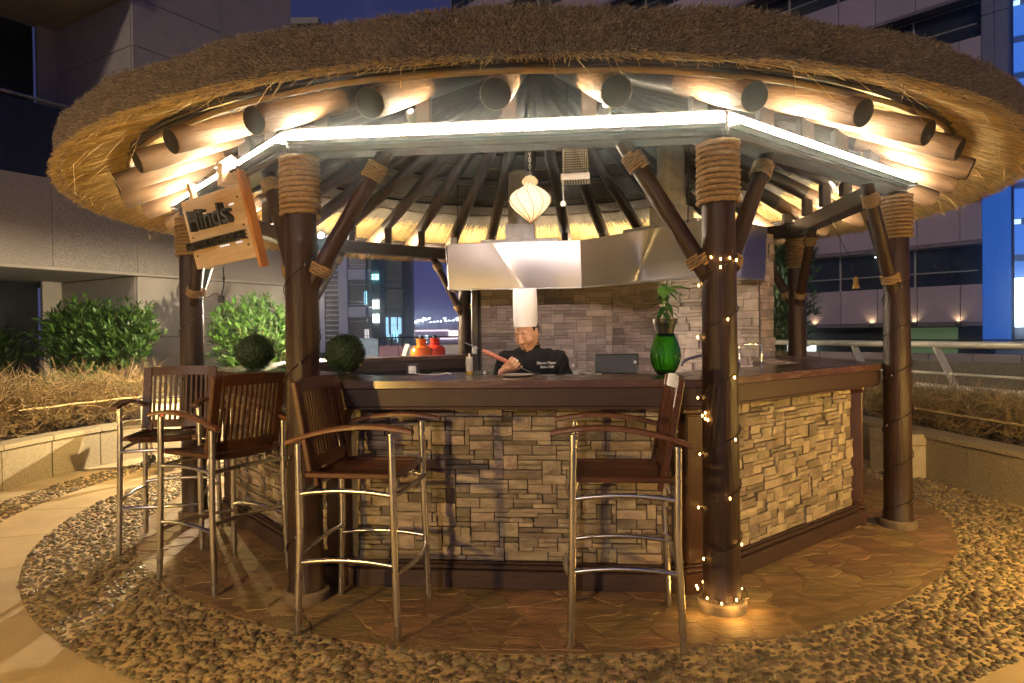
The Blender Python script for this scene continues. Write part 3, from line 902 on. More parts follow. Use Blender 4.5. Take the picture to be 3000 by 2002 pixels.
# ------------------------------------------------------------------ bar stools
M_TEAK = mat('oiled_teak', (.050, .016, .007), .45, scale=6, var=0.0, col2=(.105, .038, .016), stretch=(1.2, 8, 8), bump=.06, bscale=40, coat=.05, spec=.35, rnd=.06)
M_TEAKA = mat('teak_armrest', (.10, .040, .017), .42, scale=6, var=0.0, col2=(.19, .080, .035), stretch=(1.2, 8, 8), bump=.05, bscale=40, coat=.08, spec=.4, rnd=.05)
def make_stool(name, label):
    """stool facing +x; feet on z=0; about 0.52 wide (y) and 0.50 deep (x)"""
    t = thing(name, label, 'bar stool', group='teak and steel bar stools at the counter')
    F, B, W = .245, -.245, .262
    ZA = 1.00
    for s in (-1, 1):
        MB().tube([(F + .015, s * (W + .008), 0), (F, s * W, .5), (F - .01, s * (W - .004), ZA + .01)], .0185, 14).build('leg', M_STEEL, t, smooth=60)
        MB().tube([(B - .02, s * (W + .008), 0), (B, s * W, .5), (B - .005, s * (W - .004), ZA - .045)], .0185, 14).build('leg', M_STEEL, t, smooth=60)
        # curved teak armrest
        pts = arc([(F + .10, s * (W - .004), ZA + .018), (.03, s * (W - .002), ZA + .090), (B - .065, s * (W - .004), ZA - .040)], 16)
        a = MB(); n = len(pts)
        vs = []; fs = []
        for i, p in enumerate(pts):
            u = i / (n - 1); hw = .027 * (.62 + .38 * math.sin(PI * min(1, max(0, u * 1.15 + .02)) ** .8)) + .004; hh = .0125
            for (dy, dz) in ((-hw, -hh * .7), (-hw * .8, -hh), (hw * .8, -hh), (hw, -hh * .7), (hw, hh * .5), (hw * .75, hh), (-hw * .75, hh), (-hw, hh * .5)):
                vs.append((p.x, p.y + dy, p.z + dz))
        for i in range(n - 1):
            for k in range(8): fs.append((i * 8 + k, i * 8 + (k + 1) % 8, (i + 1) * 8 + (k + 1) % 8, (i + 1) * 8 + k))
        fs.append(tuple(reversed(range(8)))); fs.append(tuple((n - 1) * 8 + k for k in range(8)))
        fs = [tuple(reversed(f)) for f in fs]
        a.add(vs, fs); arm = a.build('armrest', M_TEAKA, t, smooth=50)
        MB().lathe([(.006, 0), (.006, .006), (.002, .008)], 10, M=Matrix.Translation((B - .069, s * (W - .004), ZA - .048)) @ Matrix.Rotation(-PI / 2, 4, 'Y')).build('end_cap', M_STEEL, arm)
    # rails under the seat (bowed) and foot rails
    for (x, z, bow) in ((F, .705, .03), (B, .705, .0)):
        MB().tube(arc([(x, -W, z), (x + bow * 2 * (1 if x > 0 else -1), 0, z + .02), (x, W, z)], 10), .0125, 10).build('seat_rail', M_STEEL, t, smooth=60)
    for s in (-1, 1):
        MB().tube(arc([(F, s * W, .705), (0, s * W, .745), (B, s * W, .705)], 10), .0125, 10).build('seat_rail', M_STEEL, t, smooth=60)
    MB().tube(arc([(F, -W, .315), (F + .09, 0, .33), (F, W, .315)], 10), .0125, 10).build('foot_rail', M_STEEL, t, smooth=60)
    MB().tube(arc([(B, -W, .40), (B, 0, .43), (B, W, .40)], 10), .0125, 10).build('foot_rail', M_STEEL, t, smooth=60)
    for s in (-1, 1):
        MB().tube(arc([(F, s * W, .36 if s > 0 else .36), (0, s * W, .40), (B, s * W, .36)], 10), .0125, 10).build('foot_rail', M_STEEL, t, smooth=60)
    # slatted seat: dished frame and slats running front to back
    zs = .79
    def dish(y): return -.014 * math.cos(PI * y / .5)
    for s in (-1, 1):
        MB().box((.0, s * .222, zs + .004), (.47, .040, .028), ch=.005).build('seat_frame', M_TEAK, t, smooth=30)
    for (x, tw) in ((.222, .045), (-.215, .04)):
        pts = [(x, y, zs + dish(y) + .002) for y in [-.2 + .4 * i / 8 for i in range(9)]]
        MB().tube(pts, 1.0, 4, squash=(tw * .7, .019)).build('seat_frame', M_TEAK, t, smooth=30)
    for i in range(11):
        y = -.182 + .364 * i / 10
        MB().box((.004, y, zs + dish(y) + .004), (.40, .023, .018), ch=.004).build('seat_slat', M_TEAK, t, smooth=30)
    for y in (-.14, .14):
        MB().tube([(F - .02, y, .715), (F - .03, y, .775)], .007, 8).build('seat_bolt', M_STEEL, t)
        MB().tube([(B + .02, y, .715), (B + .03, y, .775)], .007, 8).build('seat_bolt', M_STEEL, t)
    # slatted back, leaning, gently curved
    BM = Matrix.Translation((B + .055, 0, .845)) @ Matrix.Rotation(R(-10), 4, 'Y')
    def bow(y): return -.030 * math.cos(PI * y / .56) + .0
    for s in (-1, 1):
        MB().box((bow(.235), s * .232, .20), (.030, .062, .46), M=BM, ch=.006).build('back_stile', M_TEAK, t, smooth=30)
        MB().box((.0, s * .205, -.055), (.024, .04, .11), M=BM, ch=.004).build('back_bracket', M_TEAK, t, smooth=30)
    for (z, hh) in ((.396, .068), (.002, .058)):
        m = MB(); N = 12; vs = []; fs = []
        for i in range(N + 1):
            y = -.202 + .404 * i / N; x = bow(y)
            for (dx, dz) in ((-.014, -hh / 2), (.014, -hh / 2), (.014, hh / 2), (-.014, hh / 2)): vs.append((x + dx, y, z + dz + (.012 * math.cos(PI * y / .5) if z > .3 else 0)))
        for i in range(N):
            for k in range(4): fs.append((i * 4 + k, (i + 1) * 4 + k, (i + 1) * 4 + (k + 1) % 4, i * 4 + (k + 1) % 4))
        fs.append((0, 1, 2, 3)); fs.append(tuple(reversed([N * 4 + k for k in range(4)])))
        m.add(vs, fs, BM); m.build('back_rail', M_TEAK, t, smooth=30)
    for i in range(11):
        y = -.185 + .37 * i / 10
        MB().box((bow(y), y, .20), (.013, .019, .345), M=BM, ch=.003).build('back_slat', M_TEAK, t, smooth=30)
    return t
def copy_tree(o, parent=None):
    c = o.copy(); COLL.objects.link(c); c.parent = parent
    for ch in list(o.children): copy_tree(ch, c)
    return c
# stool = (centre of the four feet, heading of the sitter)
spots = [((-.79, 3.60), R(-9), 'reddish teak bar stool with its back against the front left post'),
         ((.545, 3.43), R(180 - 6), 'bar stool at the front counter with its back to the fairy-lit post'),
         ((-1.83, 4.26), R(150), 'bar stool left of the counter showing its dark slatted back'),
         ((-2.52, 4.98), R(-80), 'farthest left bar stool, its seat turned to the viewer')]
st0 = make_stool('bar_stool', spots[0][2])
for i, (p, a, lb) in enumerate(spots):
    o = st0 if i == 0 else copy_tree(st0)
    o.location = (p[0], p[1], .008); o.rotation_euler = (0, 0, a); o['label'] = lb
# ------------------------------------------------------------------ things on and round the counter
def ellipsoid(mb, c, r, M=None, n=12, m=8):
    vs = []; fs = []
    for j in range(m + 1):
        ph = PI * j / m
        for i in range(n):
            a = 2 * PI * i / n
            vs.append((c[0] + r[0] * math.sin(ph) * math.cos(a), c[1] + r[1] * math.sin(ph) * math.sin(a), c[2] - r[2] * math.cos(ph)))
    for j in range(m):
        for i in range(n):
            i2 = (i + 1) % n
            fs.append((j * n + i, j * n + i2, (j + 1) * n + i2, (j + 1) * n + i))
    return mb.add(vs, fs, M)

# green ribbed glass vase with a potted plant set in its mouth
def glass(name, col, rough=.03, ior=1.45):
    m, n, l, b = new_mat(name)
    b.inputs['Base Color'].default_value = (*col, 1); b.inputs['Roughness'].default_value = rough
    b.inputs['Transmission Weight'].default_value = 1.0; b.inputs['IOR'].default_value = ior
    tc = n.new('ShaderNodeTexCoord'); no = n.new('ShaderNodeTexNoise'); no.inputs['Scale'].default_value = 25; l.new(tc.outputs['Object'], no.inputs['Vector'])
    bp = n.new('ShaderNodeBump'); bp.inputs['Strength'].default_value = .05; l.new(no.outputs[0], bp.inputs['Height']); l.new(bp.outputs[0], b.inputs['Normal'])
    MATS[name] = m
    return m
M_GGLASS = glass('green_glass', (.20, .66, .07))
vase = thing('glass_vase', 'ribbed green glass vase standing on the bar top', 'vase', (.95, 4.20, ZC))
vp = [(.044, 0), (.053, .004), (.072, .035), (.086, .075), (.091, .115), (.087, .155), (.074, .20), (.062, .235), (.059, .255)]
fl = lambda a, z: .06 * abs(math.cos(10 * a)) * math.sin(PI * min(1, max(0, z / .25)))
inner = [(r - .006, max(z, .008)) for r, z in vp][::-1]
MB().lathe(vp + inner[:-1] + [(.02, .010)], 132, flute=fl).build('body', M_GGLASS, vase, smooth=60)
pot = thing('plant_pot', 'black plastic pot wedged in the mouth of the green vase', 'plant pot', (.95, 4.20, ZC + .235))
MB().lathe([(.048, .0), (.058, .06), (.066, .085), (.072, .085), (.073, .110), (.066, .110), (.062, .095)], 28, cap=True).build('rim_pot', M_BLACK, pot, smooth=40)
M_LEAF = mat('broad_leaf', (.05, .17, .035), .4, scale=30, var=.3, rnd=.25, spec=.4)
def leaf_mb(L, Wd, droop=.3, n=7, fold=.18):
    m = MB(); vs = []; fs = []
    for i in range(n + 1):
        u = i / n; w = Wd * math.sin(PI * min(1, u ** .8)) * (1 - .15 * u) + .0005
        z = -droop * L * u * u
        for s in (-1, 0, 1): vs.append((u * L, s * w, z + abs(s) * fold * w + (0 if s else 0)))
    for i in range(n):
        for k in range(2): a = i * 3 + k; fs.append((a, a + 1, a + 4, a + 3))
    return m.add(vs, fs)
for q in range(4):
    MB().tube(catmull([(random.uniform(-.02, .02), random.uniform(-.02, .02), .09), (random.uniform(-.02, .02), random.uniform(-.02, .02), .20), (.0 + .012 * q - .02, .01 * q - .015, .29 + .02 * q)], 4), .003, 6).build('stem', M_LEAF, pot)
for q in range(20):
    z = .12 + .18 * q / 20
    lf = leaf_mb(random.uniform(.075, .12), random.uniform(.016, .026), random.uniform(.2, .9)).build('leaf', M_LEAF, pot, smooth=60)
    lf.matrix_local = Matrix.Translation((random.uniform(-.012, .012), random.uniform(-.012, .012), z)) @ Matrix.Rotation(q * 2.4, 4, 'Z') @ Matrix.Rotation(random.uniform(-.6, .3), 4, 'Y')
M_LEAF2 = mat('young_leaf', (.14, .36, .08), .4, scale=30, var=.25, spec=.4)
for (rz, ry, L, W_, dz) in ((-.15, -.05, .17, .050, .30), (2.6, -.5, .10, .050, .305), (-1.9, .9, .10, .045, .315), (1.2, -.3, .10, .045, .31), (-.9, .3, .11, .045, .30)):
    lf = leaf_mb(L, W_, .12).build('leaf', M_LEAF2, pot, smooth=60)
    lf.matrix_local = Matrix.Translation((0, 0, dz)) @ Matrix.Rotation(rz, 4, 'Z') @ Matrix.Rotation(ry, 4, 'Y')

# clipped box balls
M_BOX = mat('clipped_box_leaf', (.022, .055, .018), .5, scale=40, var=.3, island=True, rnd=.5)
M_BOXC = mat('box_ball_core', (.010, .018, .008), .9, scale=20)
def topiary(loc, r, label):
    t = thing('topiary_ball', label, 'topiary', loc, 0, 'clipped green balls on the bar top')
    c = MB(); ellipsoid(c, (0, 0, r), (r * .93, r * .93, r * .93), n=20, m=14); c.build('core', M_BOXC, t)
    N = 5200
    d = rng.normal(size=(N, 3)); d /= np.linalg.norm(d, axis=1)[:, None]
    rad = r * (rng.uniform(.88, 1.04, N) + .03 * np.sin(9 * d[:, 0] + 3 * d[:, 2]) + .02 * np.sin(14 * d[:, 1] + 5 * d[:, 2]))
    u = rng.normal(size=(N, 3)); u -= (u * d).sum(1)[:, None] * d * .6; u /= np.linalg.norm(u, axis=1)[:, None]
    w = np.cross(d, u); w /= np.linalg.norm(w, axis=1)[:, None]
    c0 = d * rad[:, None] + np.array([0, 0, r]); s = rng.uniform(.004, .008, N)[:, None]
    V = np.stack([c0 - u * s * 1.3, c0 + w * s * .8, c0 + u * s * 1.3 + d * s * .4, c0 - w * s * .8], 1).reshape(-1, 3)
    F = np.arange(N * 4).reshape(N, 4)
    o = place('leaves', fast_mesh('leaves', V, F, M_BOX), t); o['kind'] = 'stuff'
topiary((-2.06, 5.42, ZC), .145, 'round clipped box ball left of the front left post')
topiary((-1.20, 4.86, ZC), .138, 'round clipped box ball half hidden by the front left post')

# squeeze bottle, its spare cap, plate, sockets, taps
bt = thing('squeeze_bottle', 'clear squeeze bottle with a little yellow oil behind the bar', 'bottle', (-.285, 4.50, ZC - .002))
M_CLEARP = mat('cloudy_plastic', (.62, .62, .62), .35, scale=15, var=.08, trans=.35)
M_OIL = mat('yellow_oil', (.55, .38, .06), .2, scale=15, var=.1)
MB().lathe([(.0235, .022), (.0235, .095), (.020, .104)], 20).build('body', M_CLEARP, bt, smooth=40)
MB().lathe([(.022, 0), (.0238, .003), (.0238, .022)], 20).build('oil', M_OIL, bt, smooth=40)
MB().lathe([(.021, .104), (.021, .116), (.008, .119), (.005, .136), (.002, .140)], 16).build('nozzle_cap', M_WHITEP, bt, smooth=40)
cp = MB().lathe([(.011, 0), (.011, .012), (.008, .013), (.008, .020)], 14).build('bottle_cap', M_WHITEP, loc=(-.185, 4.50, ZC))
tag(cp, 'small white bottle cap on the bar beside the squeeze bottle', 'cap')
pl = MB().lathe([(.05, 0), (.085, .006), (.10, .012), (.098, .014), (.082, .009), (.0, .006)], 32).build('plate', M_WHITEP, loc=(.03, 4.20, ZC), smooth=50)
tag(pl, 'shallow white plate on the bar in front of the cook', 'plate')

ZI = ZC
sk = thing('power_socket', 'white square power socket on the dark inner panel with a white cable', 'socket', (0, 0, 0))
SM = Matrix.Translation(CEN) @ inner_M(6, 2.13)
inner_face = MB()
for k in (5, 6, 7):
    MB().box((0, 0, 1.03), (2 * half(2.2) - .02, .03, .26), M=inner_M(k, 2.24)).build('inner_panel', mat('dark_laminate', (.014, .012, .012), .45, scale=6, bump=.05), bar, smooth=0)
MB().box((-.955, 6.46, 1.168), (.072, .020, .074), ch=.006).build('plate', M_WHITEP, sk, smooth=30)
MB().box((-.955, 6.447, 1.168), (.035, .012, .035), ch=.004).build('switch', M_WHITEP, sk, smooth=30)
MB().tube(catmull([(-.95, 6.44, 1.15), (-.92, 6.40, 1.135), (-.80, 6.3, 1.13), (-.66, 6.2, 1.135), (-.60, 6.2, 1.15), (-.56, 6.2, 1.135)], 6), .005, 6).build('cable', M_WHITEP, sk, smooth=60)
MB().box((-.955, 6.52, .80), (.12, .11, .84), ch=.004).build('pedestal', M_BLACK, sk, smooth=30)
sk2 = thing('power_socket', 'white double socket with a plug beside the hooked tap', 'socket', (-1.48, 5.95, 0))
MB().box((0, 0, 1.205), (.10, .03, .07), ch=.005).build('plate', M_WHITEP, sk2, smooth=30)
MB().box((.03, -.02, 1.20), (.03, .03, .035), ch=.006).build('plug', M_BLACK, sk2, smooth=30)
MB().tube([(.035, -.03, 1.2), (.035, -.03, 1.27)], .004, 6).build('cable', M_WHITEP, sk2)
MB().box((0, .08, .85), (.14, .12, .72), ch=.004).build('pedestal', M_BLACK, sk2, smooth=30)
M_CHROME = mat('chrome', (.75, .75, .75), .10, metal=1.0, var=.03)
tp_ = thing('hose_tap', 'curved chrome swan-neck tap ending in a yellow hose', 'tap', (-1.55, 6.25, 0))
pts = catmull([(-.03, 0, .9), (-.03, 0, 1.32), (.0, 0, 1.385), (.06, 0, 1.40), (.105, 0, 1.36), (.115, 0, 1.33)], 6)
MB().tube(pts, .011, 10).build('neck', M_CHROME, tp_, smooth=60)
MB().tube(catmull([(.115, 0, 1.335), (.125, 0, 1.28), (.150, 0, 1.22)], 6), .0135, 10).build('hose', mat('yellow_hose', (.62, .45, .02), .45, var=.1), tp_, smooth=60)
fa = thing('faucet', 'chrome swing-spout faucet between the vase and the fairy-lit post', 'tap', (1.23, 4.75, 0))
MB().tube(catmull([(.17, 0, .9), (.17, 0, 1.30), (.14, 0, 1.335), (.03, 0, 1.315), (-.03, 0, 1.29), (-.045, 0, 1.26)], 6), .011, 10).build('spout', M_CHROME, fa, smooth=60)
fr = thing('towel_rail', 'bent chrome rail standing on the inner worktop right of the post', 'rail', (1.86, 5.25, 0))
MB().tube(catmull([(-.10, 0, 1.0), (-.10, 0, 1.36), (-.095, 0, 1.385), (-.07, 0, 1.395), (.05, .02, 1.395), (.075, .02, 1.385), (.08, .02, 1.36), (.08, .02, 1.0)], 5), .0085, 8).build('rail', M_CHROME, fr, smooth=60)
MB().box((-.01, .05, .98), (.30, .22, .06), ch=.004).build('sink_rim', M_STEEL, fr, smooth=30)
MB().box((-.01, .05, .46), (.28, .20, .92), ch=.004).build('stand', M_BLACK, fr, smooth=30)

# cooking line under the hood
ck = thing('cooking_range', 'low steel cooking range along the stone wall', 'cooker', (0, 0, 0))
for (p, q, w) in ((Vector((-.40, 8.20, 0)), Vector((.92, 8.06, 0)), .55), (Vector((.98, 7.86, 0)), Vector((2.10, 6.52, 0)), .55)):
    d = (q - p); L = d.length; d.normalize(); nn = Vector((-d.y, d.x, 0))
    Mx = Matrix.Translation((p + q) / 2) @ Matrix((d, nn, Vector((0, 0, 1)))).transposed().to_4x4()
    MB().box((0, -.02, .52), (L, w, 1.04), M=Mx, ch=.006).build('body', M_STEEL, ck, smooth=30)
    MB().box((0, -.02, 1.052), (L + .03, w + .03, .022), M=Mx, ch=.004).build('worktop', M_STEEL, ck, smooth=30)
gb = thing('griddle_box', 'black rectangular griddle cabinet on the cooking range', 'griddle', (1.13, 7.32, 1.066), R(-12))
MB().box((0, 0, .10), (.46, .30, .20), ch=.008).build('cabinet', M_BLACK, gb, smooth=30)
MB().lathe([(.018, 0), (.018, .02), (.014, .025)], 16, M=Matrix.Translation((.20, -.15, .12)) @ Matrix.Rotation(PI / 2, 4, 'X')).build('knob', M_STEEL, gb)
MB().tube([(.22, -.165, .0), (.22, -.165, .09)], .004, 6).build('lever', M_STEEL, gb)
gr = thing('charcoal_grill', 'low black grill with dark drawers behind the squeeze bottle', 'grill', (-.36, 6.35, 0), R(-5))
MB().box((0, 0, .55), (.86, .50, 1.10), ch=.01).build('body', M_BLACK, gr, smooth=30)
MB().box((.02, -.255, 1.06), (.38, .012, .13), ch=.004).build('drawer', mat('worn_black_steel', (.03, .03, .032), .35, metal=.8, scale=14, var=.6), gr, smooth=30)
MB().box((-.28, -.255, 1.06), (.20, .012, .13), ch=.004).build('drawer', MATS['worn_black_steel'], gr, smooth=30)
for x in (-.08, .10):
    MB().lathe([(.010, 0), (.010, .014)], 12, M=Matrix.Translation((x, -.262, 1.075)) @ Matrix.Rotation(PI / 2, 4, 'X')).build('knob', M_STEEL, gr)
MB().box((0, 0, 1.115), (.90, .52, .025), ch=.005).build('grate_rim', M_BLACK, gr, smooth=30)
ws = thing('inner_worktop', 'dark inner worktop under the bar behind the counter', 'worktop', CEN)
for k in (0, 1, 7):
    hi = half(AI - .03)
    MB().prism([(-hi, 0), (hi, 0), (half(1.70), AI - .03 - 1.70), (-half(1.70), AI - .03 - 1.70)], .88, .92, M=face_M(k, AI - .03)).build('worktop', mat('dark_laminate', (.014, .012, .012), .45), ws, smooth=0)
    MB().box((0, .06, .44), (2 * hi - .1, .06, .87), M=face_M(k, AI - .03)).build('back_panel', MATS['dark_laminate'], ws, smooth=0)

# gas bottles outside the back-left counter
def gas(loc, label, col, h):
    t = thing('gas_cylinder', label, 'gas cylinder', loc, 0, 'gas bottles behind the bar')
    m = mat('gas_paint_%d' % int(col[1] * 1000), col, .32, scale=8, var=.08, spec=.5, coat=.3)
    MB().lathe([(.13, 0), (.148, .03), (.148, h - .185), (.144, h - .155), (.130, h - .125), (.105, h - .105), (.078, h - .096), (.060, h - .094)], 32).build('tank', m, t, smooth=50)
    MB().lathe([(.066, h - .10), (.068, h - .02), (.075, h - .008), (.075, h), (.070, h), (.064, h - .01), (.063, h - .095)], 28, cap=False).build('collar', m, t, smooth=50)
    MB().lathe([(.02, h - .10), (.02, h - .02), (.034, h - .015), (.034, h + .025), (.01, h + .045)], 14).build('valve', M_BLACK, t, smooth=40)
    return t
g1 = gas((-1.245, 9.30, 0), 'orange gas cylinder standing behind the back counter', (.80, .155, .012), 1.445)
gas((-1.085, 9.52, 0), 'red gas cylinder half hidden behind the orange one', (.75, .035, .018), 1.452)

def text_obj(txt, size, ext, m, parent, M, name='lettering', shear=0.0, bevel=0.0, space=1.0):
    cu = bpy.data.curves.new(name, 'FONT'); cu.body = txt; cu.size = size; cu.extrude = ext; cu.align_x = 'CENTER'; cu.align_y = 'CENTER'; cu.shear = shear; cu.space_character = space; cu.bevel_depth = bevel
    tmp = link(bpy.data.objects.new(name, cu))
    dg = bpy.context.evaluated_depsgraph_get()
    me = bpy.data.meshes.new_from_object(tmp.evaluated_get(dg))
    bpy.data.objects.remove(tmp); bpy.data.curves.remove(cu)
    me.materials.clear(); me.materials.append(m)
    return place(name, me, parent, M)
text_obj('38.1', .034, .0006, M_BLACK, g1, Matrix.Translation((0, -.143, 1.445 - .140)) @ Matrix.Rotation(R(66), 4, 'X'), 'stencil')

# ------------------------------------------------------------------ hanging lamp and other things under the roof
lan = thing('silk_lantern', 'glowing cream silk lantern with dark spiral ribs hanging under the roof', 'lantern', (.155, 5.25, 0))
def silk():
    m, n, l, b = new_mat('lantern_silk')
    tc = n.new('ShaderNodeTexCoord'); sp = n.new('ShaderNodeSeparateXYZ'); l.new(tc.outputs['Object'], sp.inputs[0])
    no = n.new('ShaderNodeTexNoise'); no.inputs['Scale'].default_value = 30; l.new(tc.outputs['Object'], no.inputs['Vector'])
    ad = n.new('ShaderNodeMath'); ad.operation = 'MULTIPLY_ADD'; ad.inputs[1].default_value = .10; l.new(no.outputs[0], ad.inputs[0]); l.new(sp.outputs['Z'], ad.inputs[2])
    rp = n.new('ShaderNodeValToRGB')          # silk colour by height: amber foot, cream body
    mr = n.new('ShaderNodeMapRange'); mr.inputs[1].default_value = 2.36; mr.inputs[2].default_value = 2.60; l.new(ad.outputs[0], mr.inputs[0]); l.new(mr.outputs[0], rp.inputs[0])
    rp.color_ramp.elements[0].color = (.66, .22, .035, 1); rp.color_ramp.elements[1].color = (.85, .74, .56, 1); rp.color_ramp.elements[1].position = .6
    l.new(rp.outputs[0], b.inputs['Base Color']); b.inputs['Roughness'].default_value = .8
    tr = n.new('ShaderNodeBsdfTranslucent'); l.new(rp.outputs[0], tr.inputs[0])
    mx = n.new('ShaderNodeMixShader'); mx.inputs[0].default_value = .6; l.new(b.outputs[0], mx.inputs[1]); l.new(tr.outputs[0], mx.inputs[2])
    l.new(mx.outputs[0], n['Material Output'].inputs['Surface'])
    MATS['lantern_silk'] = m
    return m
lz0, lz1 = 2.345, 2.655
lp = []
for i in range(25):
    u = i / 24
    r = .162 * (math.sin(PI * (u ** 1.35)) ** .85 if u < 1 else 0)
    r = max(r, .012) if u < .5 else max(r, .05)
    lp.append((r, lz0 + (lz1 - lz0) * u))
MB().lathe(lp, 40, cap=False).build('shade', silk(), lan, smooth=80)
MB().lathe([(.052, lz1 - .005), (.062, lz1 + .012), (.060, lz1 + .03), (.035, lz1 + .055), (.006, lz1 + .066)], 28, cap=False).build('cap', MATS['lantern_silk'], lan, smooth=60)
M_RIB = mat('lantern_rib', (.05, .03, .02), .6)
for q in range(10):
    pts = []
    for i in range(25):
        r, z = lp[i]; a = 2 * PI * q / 10 + .9 * (1 - i / 24) ** 1.4
        pts.append(((r + .001) * math.cos(a), (r + .001) * math.sin(a), z))
    MB().tube(pts, .0028, 5).build('rib', M_RIB, lan, smooth=60)
MB().lathe([(.010, 0), (.010, .03), (.02, .06), (.022, .085), (.012, .11), (.0, .115)], 14, c=(0, 0, lz0 + .17)).build('bulb', emit('lantern_bulb', (1, .85, .62), 1.5), lan, smooth=60)
point('lantern_light', (0, 0, lz0 + .19), .75, (1.0, .86, .62), .05, lan)
zt_ = 2.62 + (3.83 - 1.3) * SL
ch = MB()
for i in range(40):
    z = lz1 + .066 + i * .027
    if z > zt_ + .0: break
    Mx = Matrix.Translation((0, 0, z + .015)) @ Matrix.Rotation(PI / 2 * (i % 2), 4, 'Z') @ Matrix.Rotation(PI / 2, 4, 'X')
    ch.tube([(.008 * math.cos(a), .017 * math.sin(a), 0) for a in [2 * PI * k / 10 for k in range(10)]], .0022, 5, closed=True, M=Mx)
ch.build('chain', M_STEEL, lan, smooth=60, kind='stuff')

he = thing('hanging_heater', 'white hanging heater box with mesh cage and slotted underside', 'heater', (.545, 5.62, 0), R(-8))
hz = 2.745
MB().box((0, 0, hz + .03), (.235, .20, .055), ch=.006).build('base_tray', M_WHITEP, he, smooth=30)
for r_ in range(2):
    for q in range(9):
        MB().box((-.088 + q * .022, -.045 + r_ * .085, hz + .0015), (.009, .068, .003)).build('slot', M_BLACK, he, smooth=0)
cg = MB()
for q in range(12):
    for s in (-1, 1):
        cg.tube([(-.10 + q * .0182, s * .085, hz + .058), (-.10 + q * .0182, s * .085, hz + .30)], .0013, 4)
for q in range(9):
    for s in (-1, 1): cg.tube([(s * .10, -.08 + q * .02, hz + .058), (s * .10, -.08 + q * .02, hz + .30)], .0013, 4)
for q in range(13):
    z = hz + .06 + q * .02
    cg.tube([(-.10, -.085, z), (.10, -.085, z), (.10, .085, z), (-.10, .085, z)], .0013, 4, closed=True)
cg.build('mesh_cage', M_WHITEP, he, smooth=60, kind='stuff')
MB().box((0, 0, hz + .315), (.235, .20, .03), ch=.006).build('top_tray', M_WHITEP, he, smooth=30)
for s in (-1, 1): MB().tube([(s * .06, 0, hz + .33), (s * .06, 0, 3.9)], .003, 5).build('hanger_wire', M_CABLE, he)
pg = thing('hanging_plug', 'white plug dangling on a cord from the heater', 'plug', (.43, 5.5, 0))
MB().tube([(0, 0, 2.57), (0, .002, 2.66), (0, .004, 2.76)], .003, 6).build('cord', M_WHITEP, pg)
MB().lathe([(.0, 0), (.020, .004), (.024, .015), (.022, .035), (.006, .046)], 8, c=(0, 0, 2.525)).build('plug', M_WHITEP, pg, smooth=20)

# small spotlights clamped on the beams
M_SPOT = mat('spot_housing', (.30, .30, .31), .4, metal=.6)
def spotlight(loc, target, label, energy, col=(1, .88, .78), glow=30.0, angle=64):
    t = thing('spotlight', label, 'spotlight', loc, 0, 'small spotlights clamped to the ring beam')
    d = (Vector(target) - Vector(loc)).normalized()
    Mx = seg_M((0, 0, 0), d)
    MB().lathe([(.020, -.085), (.034, -.075), (.040, -.02), (.043, 0), (.038, 0), (.036, -.008)], 18, M=Mx, cap=False).build('housing', M_SPOT, t, smooth=50)
    MB().lathe([(.0, -.012), (.036, -.012)], 18, M=Mx, cap=False).build('lens', emit('spot_lens_%d' % int(glow), col, glow), t, smooth=0)
    MB().tube([(0, 0, -.02), (0, .0, -.085)], .008, 6).build('bracket', M_SPOT, t)
    spot('spot_light', tuple(d * .004), tuple(Vector((0, 0, 0)) + d), energy, col, angle, .6, .036, t)
    return t
spotlight((-2.36, 8.45, 2.752), (-.2, 6.0, 1.3), 'bright white spotlight on the back left beam beside the post', 26, (.86, .88, 1.0), 40)
spotlight((2.78, 5.86, 2.752), (.9, 6.4, 1.2), 'small lit spotlight on the right beam near the right post', 26, (1, .84, .74), 30)
spotlight((-.55, 3.99, 2.752), (.2, 7.2, 1.15), 'spotlight inside the front beam, left one', 76, (1, .80, .70), 12, 62)
spotlight((.55, 3.93, 2.752), (.6, 7.2, 1.15), 'spotlight inside the front beam, right one', 76, (1, .80, .70), 12, 62)
spotlight((1.78, 4.55, 2.752), (1.9, 7.0, 1.45), 'spotlight inside the beam right of the fairy-lit post', 60, (1, .80, .68), 12, 62)

spotlight((0.0, 3.97, 2.752), (.10, 4.95, 1.35), 'spotlight added inside the front beam to light the cook', 36, (1, .82, .70), 12, 50)  # added lamp, unseen behind the beam, brightens the cook
# wooden sign hung from the rafters
M_SIGN = mat('pale_sign_wood', (.52, .36, .21), .5, scale=5, var=0.0, col2=(.68, .50, .32), stretch=(1, 1, 7), bump=.04, bscale=30)
M_SIGNE = mat('orange_sign_edge', (.42, .16, .045), .42, scale=5, var=0.0, col2=(.58, .25, .08), stretch=(7, 7, 1), bump=.05)
sg = thing('hanging_sign', 'square pale wooden sign with raised black lettering tilted under the roof', 'sign')
pR, pL = Vector((-1.655, 4.41, 2.02)), Vector((-2.235, 4.83, 1.985))
ex = (pR - pL); WS = ex.length; ex.normalize()
up = Vector((-.155, -.155, 1)); up = (up - ex * up.dot(ex)).normalized()
nn = ex.cross(up).normalized()
SGM = Matrix.Translation((pR + pL) / 2) @ Matrix((ex, -nn, up)).transposed().to_4x4()
HS = .475
sg.matrix_world = SGM
MB().box((0, .012, HS / 2), (WS, .024, HS), ch=.003).build('board', M_SIGN, sg, smooth=30)
MB().box((WS / 2 + .016, .030, HS / 2 + .03), (.030, .062, HS + .20), ch=.004).build('edge_timber', M_SIGNE, sg, smooth=30)
MB().box((-WS / 2 + .10, .045, HS / 2 + .05), (.045, .04, HS + .12), ch=.004).build('back_timber', M_SIGN, sg, smooth=30)
M_LET = mat('black_letter', (.02, .018, .016), .5, scale=10)
M_LETB = emit('letter_backlight', (.80, .88, 1.0), .4)
